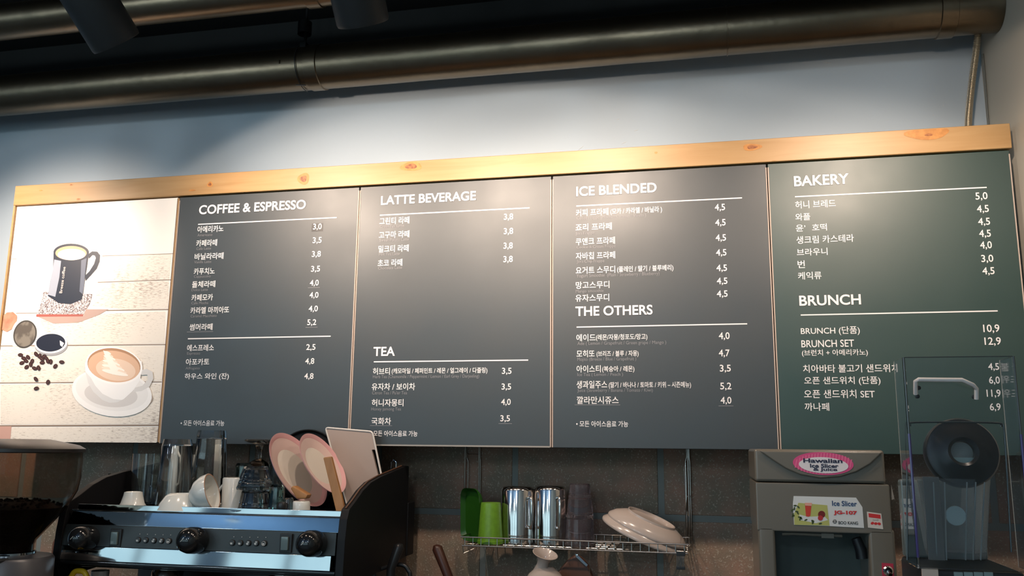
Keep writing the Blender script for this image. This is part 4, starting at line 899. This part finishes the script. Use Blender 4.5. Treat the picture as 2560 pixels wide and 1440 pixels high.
for (nm_, lb, x0, y0, x1, y1, w_, Y, m) in (('spatula', 'dark brown rounded handle standing right of the machine', 1093, 1371, 1132, 1470, .0155, -.20, mat('dark_brown', (.045, .016, .010), .4)),
                                      ('ladle', 'black handle leaning close to the machine side', 997, 1368, 978, 1420, .015, -.37, BLACKPL)):
    a, c = P(x0, y0, Y), P(x1, y1, Y); d = (c - a); k = (a.z - CTR) / -d.z if d.z else 1
    e = Vector((c.x + d.x * .2, Y, CTR + .008))
    t = thing(nm_, lb, 'utensil', (e.x, Y, CTR))
    B().tube([a + Vector((0, 0, .011)), a + Vector((0, 0, .008)), a, c, e], [.004, w_ * .75, w_, w_ * .85, w_ * .7], 14).to('handle', m, t)
    B().lathe([(0, 0), (.03, 0), (.032, .008), (0, .010)], (e.x, Y, CTR), 24).to('head', m, t)
t = thing('rubber_hose', 'black curved hose loop beside the lower right of the machine', 'hose', P(990, 1430, -.35))
B().tube(catmull([P(905, 1452, -.35), P(930, 1432, -.35), P(975, 1415, -.35), P(1005, 1412, -.35), P(1020, 1425, -.35), P(1026, 1460, -.35), Vector((P(1026, 1460, -.35).x, -.35, CTR + .008))], 8), .006, 10).to('hose', BLACKPL, t)
ware('pepper_mill', 'black bottle with a grey cap left of the ice slicer', 'bottle', 1856, -.35, CTR, [(0, 0), (30, 0), (31, 120), (27, 190), (20, 222), (17, 232), (16, 236), (0, 236)], BLACKGL, pyref=1440)
mm = [o for o in bpy.context.scene.objects if o.name == 'pepper_mill'][0]; s = spx(1856, 1440, -.35)
B().lathe([(13 * s, 236 * s), (13 * s, 250 * s), (11 * s, 252 * s), (0, 252 * s)], mm.location, 24).to('cap', mat('cap_grey', (.10, .10, .09), .4), mm)

# ================================================================ ICE SLICER
SY = -.60
SG = mat('slicer_grey', (.135, .120, .095), .30, coat=.4, coatr=.15)
sx0, sx1 = P(1890, 1250, SY).x, P(2222, 1250, SY).x
sl = thing('ice_slicer', 'grey ice slicer with a pink oval sticker, standing before the green board', 'ice slicer', ((sx0 + sx1) / 2, -.46, CTR))
zs = lambda y, x=2060: P(x, y, SY).z
ztop, zseam, zop = zs(1124), zs(1208), zs(1332)
B().box((sx0, SY, zseam + .001), (sx1 - .003, -.32, ztop), bev=.007, seg=3).to('top_cover', SG, sl)
B().box((sx0, SY, zop), (sx1 + .004, -.32, zseam - .0005), bev=.004, seg=2).to('upper_housing', SG, sl)
B().box((sx0 + .002, SY, CTR + .02), (sx0 + .040, -.32, zop + .012), bev=.007, seg=3).to('left_column', SG, sl)
B().box((sx1 - .048, SY, CTR + .02), (sx1 + .008, -.32, zop + .012), bev=.007, seg=3).to('right_column', SG, sl)
B().box((sx0 + .03, -.47, CTR + .02), (sx1 - .03, -.34, zop + .01)).to('recess_back', mat('recess_teal', (.05, .065, .06), .3), sl)
B().box((sx0 - .004, -.64, CTR), (sx1 + .012, -.30, CTR + .03), bev=.006).to('base', SG, sl)
# swelling crest on the cover
arc = [(1897, 1124), (1912, 1137), (1935, 1153), (1965, 1172), (2000, 1187), (2050, 1196), (2100, 1192), (2140, 1180), (2175, 1160), (2200, 1136), (2207, 1126)]
pa_ = [P(x, y, SY) for x, y in arc]; pa_ = [Vector((p.x, SY - .0005, min(p.z, ztop - .004))) for p in pa_]
B().prism(pa_, (0, -.007, 0), bev=.0035).to('crest', SG, sl, ang=60)
def flatshape(pix, m, name, parent, Y, th=.0005, bev=0):
    return B().prism([P(x, y, Y) for x, y in pix], (0, -th, 0), bev=bev).to(name, m, parent, smooth=False)
YO = SY - .0078
ovc = (2058, 1159)
st = flatshape(ell(ovc[0], ovc[1], 76, 28.5, 3, 40), mat('sticker_pink', (.62, .07, .20), .4), 'oval_sticker', sl, YO)
for k in range(-9, 10):
    xk = ovc[0] + k * 7.6
    hh = 28.5 * math.sqrt(max(0, 1 - ((xk - ovc[0]) / 76.0) ** 2)) - 2.2
    if hh < 3: continue
    flatshape([(xk - 3, ovc[1] + hh), (xk - .6, ovc[1] + hh), (xk + 4, ovc[1] - hh), (xk + 1.6, ovc[1] - hh)], mat('sticker_stripe', (.72, .16, .28), .4), 'sticker_stripe', st, YO - .0005, .0002)
flatshape(ell(ovc[0] + 1, ovc[1] + 4, 62, 20, 3, 36), mat('sticker_white', (.72, .66, .66), .4), 'sticker_field', st, YO - .0008, .0002)
INK = mat('sticker_ink', (.02, .02, .05), .4)
def words(s_, xa, xb, y, h, Y, m, parent, off=.02, name='sticker_lettering', rise=0):
    q = B(); add_text(q, s_, xa, xb, y, h, off, Y=Y, dY=-.0004, rise=rise); return q.to(name, m, parent, smooth=False, fixn=False)
words('Hawaiian', 2008, 2106, 1151, 11, YO - .0012, INK, st, .03)
words('Ice Slicer', 2025, 2096, 1164, 10, YO - .0012, INK, st, .03)
words('& Juice', 2033, 2093, 1174, 10, YO - .0012, INK, st, .03)
# product label
YS = SY - .0002
lab = flatshape([(1984, 1240), (2140, 1244), (2156, 1268), (2160, 1320), (2072, 1315), (1985, 1312), (1982, 1260)], mat('label_white', (.62, .62, .60), .35), 'product_label', sl, YS)
flatshape([(1996, 1257), (2068, 1263), (2074, 1314), (1986, 1312), (1985, 1285)], mat('label_lime', (.42, .42, .12), .4), 'label_print', lab, YS - .0005, .0002)
flatshape([(1998, 1286), (2020, 1292), (2060, 1290), (2070, 1300), (2040, 1308), (2000, 1300)], mat('label_white', (.62, .62, .60), .35), 'label_print', lab, YS - .0006, .0002)
LEAFD = mat('leaf_dark', (.05, .07, .02), .5)
for k in range(16):
    a = k / 15.0; x = 1988 + 8 * math.sin(k * 1.7) + (0 if a < .5 else (a - .5) * 120); y = 1264 + (a * 56 if a < .5 else 28 + (a - .5) * 34)
    flatshape(ell(x, y, 4.5, 2.2, k * 47, 8), LEAFD, 'leaf_print', lab, YS - .0008, .0002)
flatshape([(2012, 1258), (2029, 1258), (2026, 1289), (2022, 1292), (2015, 1291)], mat('drink_red', (.55, .05, .03), .3), 'glass_print', lab, YS - .0008, .0002)
flatshape([(2012, 1257), (2030, 1257), (2029, 1265), (2013, 1264)], mat('drink_pale', (.72, .35, .26), .3), 'glass_print', lab, YS - .0011, .0002)
flatshape(ell(2054, 1286, 9, 9, 0, 18), mat('berry_dark', (.16, .015, .012), .3), 'berry_print', lab, YS - .0008, .0002)
flatshape(ell(2051, 1295, 6.5, 6.5, 0, 16), mat('berry_red', (.45, .03, .03), .3), 'berry_print', lab, YS - .0011, .0002)
words('Ice Slicer', 2080, 2142, 1258, 13, YS - .0007, mat('label_navy', (.02, .05, .14), .4), lab, .02)
words('JG-107', 2084, 2143, 1282, 12, YS - .0007, mat('label_red', (.55, .03, .03), .4), lab, .05)
words('BOO KANG', 2096, 2145, 1306.5, 8, YS - .0007, mat('label_black', (.03, .03, .03), .4), lab, .02)
flatshape(ell(2087, 1304, 5.5, 5, 0, 16), mat('label_black', (.03, .03, .03), .4), 'logo_mark', lab, YS - .0006, .0002)
for (xa, ya, xb, yb) in ((2083, 1302, 2091, 1303), (2083, 1305.5, 2091, 1306.5), (2086.4, 1300, 2087.4, 1308)):
    flatshape([(xa, ya), (xb, ya), (xb, yb), (xa, yb)], mat('label_white', (.62, .62, .60), .35), 'logo_mark', lab, YS - .0009, .0001)
l2 = flatshape([(2167, 1279), (2203, 1284), (2208, 1323), (2170, 1319)], mat('label_cream', (.60, .54, .48), .4), 'warning_label', sl, YS)
flatshape([(2171, 1283), (2201, 1287), (2202, 1297), (2172, 1293)], mat('label_red', (.55, .03, .03), .4), 'label_print', l2, YS - .0005, .0002)
for k, (x, y) in enumerate(((2181, 1308), (2189.5, 1309), (2198, 1309.5))): flatshape(ell(x, y, 4.5, 3.5, -20 + 20 * k, 10), mat('label_red', (.55, .03, .03), .4), 'label_print', l2, YS - .0005, .0002)
words('(Level)', 2182, 2196, 1300, 4, YS - .0006, mat('label_black', (.03, .03, .03), .4), l2, 0)
# chute bar, lever, switch
B().tube([P(1955, 1335, -.58), P(1985, 1334, -.58), P(2060, 1338, -.58), P(2105, 1340, -.58)], .0035, 8).box(P(2054, 1345, -.585), P(2083, 1333, -.575)).to('chute_bar', SG, sl)
B().tube([P(2140, 1345, -.56), P(2152, 1375, -.56), P(2156, 1396, -.56)], [.011, .013, .014], 14).to('chute_lever', BLACKPL, sl)
pl = flatshape([(2204, 1407), (2233, 1409), (2236, 1450), (2206, 1450)], mat('switch_red', (.42, .03, .06), .4), 'switch_plate', sl, YS)
cS = P(2220, 1427, YS - .0005)
B().lathe([(.011, 0), (.011, .003), (.008, .006), (0, .006)], cS, 20, M=Rto((0, -1, 0))).tube([cS + Vector((0, -.005, 0)), cS + Vector((.001, -.02, -.006))], [.003, .004], 8).to('toggle', STEEL, pl)
flatshape([(2228, 1212), (2231, 1226), (2236, 1247), (2229, 1250)], mat('tape', (.45, .42, .38), .5), 'tape_tab', sl, -.50, .0008)

# ================================================================ BLENDER WITH SOUND COVER
ACR = mat('clear_acrylic', (.80, .84, .88), .01, trans=1.0, ior=1.30)
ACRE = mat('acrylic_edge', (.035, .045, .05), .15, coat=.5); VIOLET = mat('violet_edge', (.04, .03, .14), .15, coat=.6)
BY = -.93; BYB = -.85
bx0, bx1 = P(2263, 915, BY).x, P(2533, 915, BY).x
bz1 = P(2400, 892, BY).z; bz0 = P(2400, 1425, BY).z
bl = thing('blender', 'blender under a clear acrylic cover with a round black lid, lower right', 'blender', ((bx0 + bx1) / 2, -.82, CTR))
pt = .004
B().box((bx0, BY, bz0), (bx1, BY + pt, bz1), bev=.0008, seg=1).to('cover_front', ACR, bl, ang=30)
B().box((bx0 - .0045, BY, bz0), (bx0 - .0005, BYB, bz1), bev=.0008, seg=1).to('cover_side', ACR, bl, ang=30)
B().box((bx1 + .0005, BY, bz0), (bx1 + .0045, BYB, bz1), bev=.0008, seg=1).to('cover_side', ACR, bl, ang=30)
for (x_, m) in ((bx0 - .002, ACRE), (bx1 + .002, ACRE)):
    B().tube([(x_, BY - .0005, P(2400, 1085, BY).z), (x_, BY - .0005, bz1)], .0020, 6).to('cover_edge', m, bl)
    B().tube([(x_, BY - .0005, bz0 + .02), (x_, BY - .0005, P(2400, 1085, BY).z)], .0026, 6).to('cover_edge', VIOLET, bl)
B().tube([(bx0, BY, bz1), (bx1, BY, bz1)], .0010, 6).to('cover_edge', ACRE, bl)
# inner hood line
hd = [(2268, 1400), (2268, 1085), (2276, 1065), (2292, 1056), (2484, 1057), (2502, 1066), (2511, 1088), (2528, 1380)]
B().tube(catmull([P(x, y, BY + .03) for x, y in hd], 5), .0018, 8).to('hood_edge', ACRE, bl)
# handle
HW = mat('handle_plastic', (.62, .58, .56), .2, coat=.5)
h = B().tube([P(2289, 985, BY - .004), P(2289, 953, BY - .022), P(2296, 949, BY - .028), P(2405, 950, BY - .028), P(2432, 962, BY - .022), P(2441, 972, BY - .010), P(2441, 998, BY - .004)], .0042, 10).to('cover_handle', HW, bl)
for (x, y) in ((2296, 970), (2293, 991), (2438, 970), (2435, 992)):
    B().lathe([(0, 0), (.0042, 0), (.0042, .003), (0, .004)], P(x, y, BY - .001), 14, M=Rto((0, -1, 0))).to('handle_bolt', BLACKPL, h)
# round lid seen through the cover
lc = P(2402, 1132, -.86); ls = spx(2402, 1132, -.86)
ML = Rto((-.05, -1, .12)); LR = 93 * ls; LH = 30 * ls
l_ = B().lathe([(LH, .006), (LH, .020), (LH + .006, .024), (LR * .72, .018), (LR * .885, .012), (LR * .95, .012), (LR, .006), (LR, -.008), (LR * .7, -.014), (LH, -.010), (LH, .006)], lc, 72, M=ML).to('jar_lid', mat('lid_rubber', (.014, .014, .014), .3), bl, ang=35)
B().lathe([(0, 0), (LH - .001, 0), (LH - .001, .004), (0, .004)], lc, 36, M=ML).to('filler_cap', mat('cap_clear_grey', (.24, .25, .23), .3), l_)
B().box((lc.x - LH * .95, lc.y - .012, lc.z - .006 - LH * .9), (lc.x + LH * .9, lc.y - .006, lc.z + .004 - LH * .6)).to('cap_glint', mat('cap_glint_pale', (.35, .45, .42), .3), l_)  # pale strip that paints a glint on the filler cap
# jar
JM = mat('jar_polycarbonate', (.78, .84, .86), .06, trans=.92, ior=1.25)
jb = P(2395, 1405, -.83); jx = jb.x; js = spx(2395, 1300, -.83); jz0 = bz0 + .012; jz1 = P(2395, 1195, -.83).z
B().lathe([(0, 0), (72 * js, 0), (76 * js, .01), (100 * js, jz1 - jz0), (98 * js, jz1 - jz0), (74 * js, .012), (0, .008)], (jx, -.815, jz0), 8, M=Matrix.Rotation(math.radians(22.5), 4, 'Z')).to('jar', JM, bl, ang=20)
for dx in (-62, -34, 22, 44, 66):
    B().tube([P(2395 + dx * .85, 1400, -.905), P(2395 + dx, 1205, -.918)], .0014, 6).to('jar_rib', mat('rib_clear', (.42, .47, .47), .15, trans=.4), bl)
B().box(P(2322, 1400, -.907), P(2345, 1192, -.901), bev=.001).to('jar_grip', mat('grip_clear', (.16, .16, .15), .25), bl)
B().lathe([(0, 0), (24 * js, 0), (25 * js, .002), (24 * js, .004), (0, .004)], P(2388, 1289, -.908), 32, M=Rto((0, -1, 0))).to('round_badge', mat('badge_pale', (.36, .45, .44), .35), bl)
B().box((jx - 112 * js, -.76, bz0), (jx + 104 * js, -.73, P(2395, 1200, -.75).z), bev=.006).to('back_shell', mat('shell_grey', (.10, .125, .125), .2, coat=.5), bl)
B().box((bx0 + .012, BY + .01, CTR), (bx1 - .008, -.70, bz0 - .001), bev=.01).to('motor_base', BLACKPL, bl)
for k in range(4):
    x_ = 2396 + k * 25; B().box(P(x_ - 10, 1446, BY + .008), P(x_ + 10, 1430, BY + .012), bev=.001).to('control_key', mat('key_grey', (.20, .26, .26), .3), bl)
B().box(P(2306, 1450, BY + .005), P(2344, 1420, BY + .009), bev=.001).to('paper_tag', mat('tag_cream', (.55, .42, .34), .5), bl)
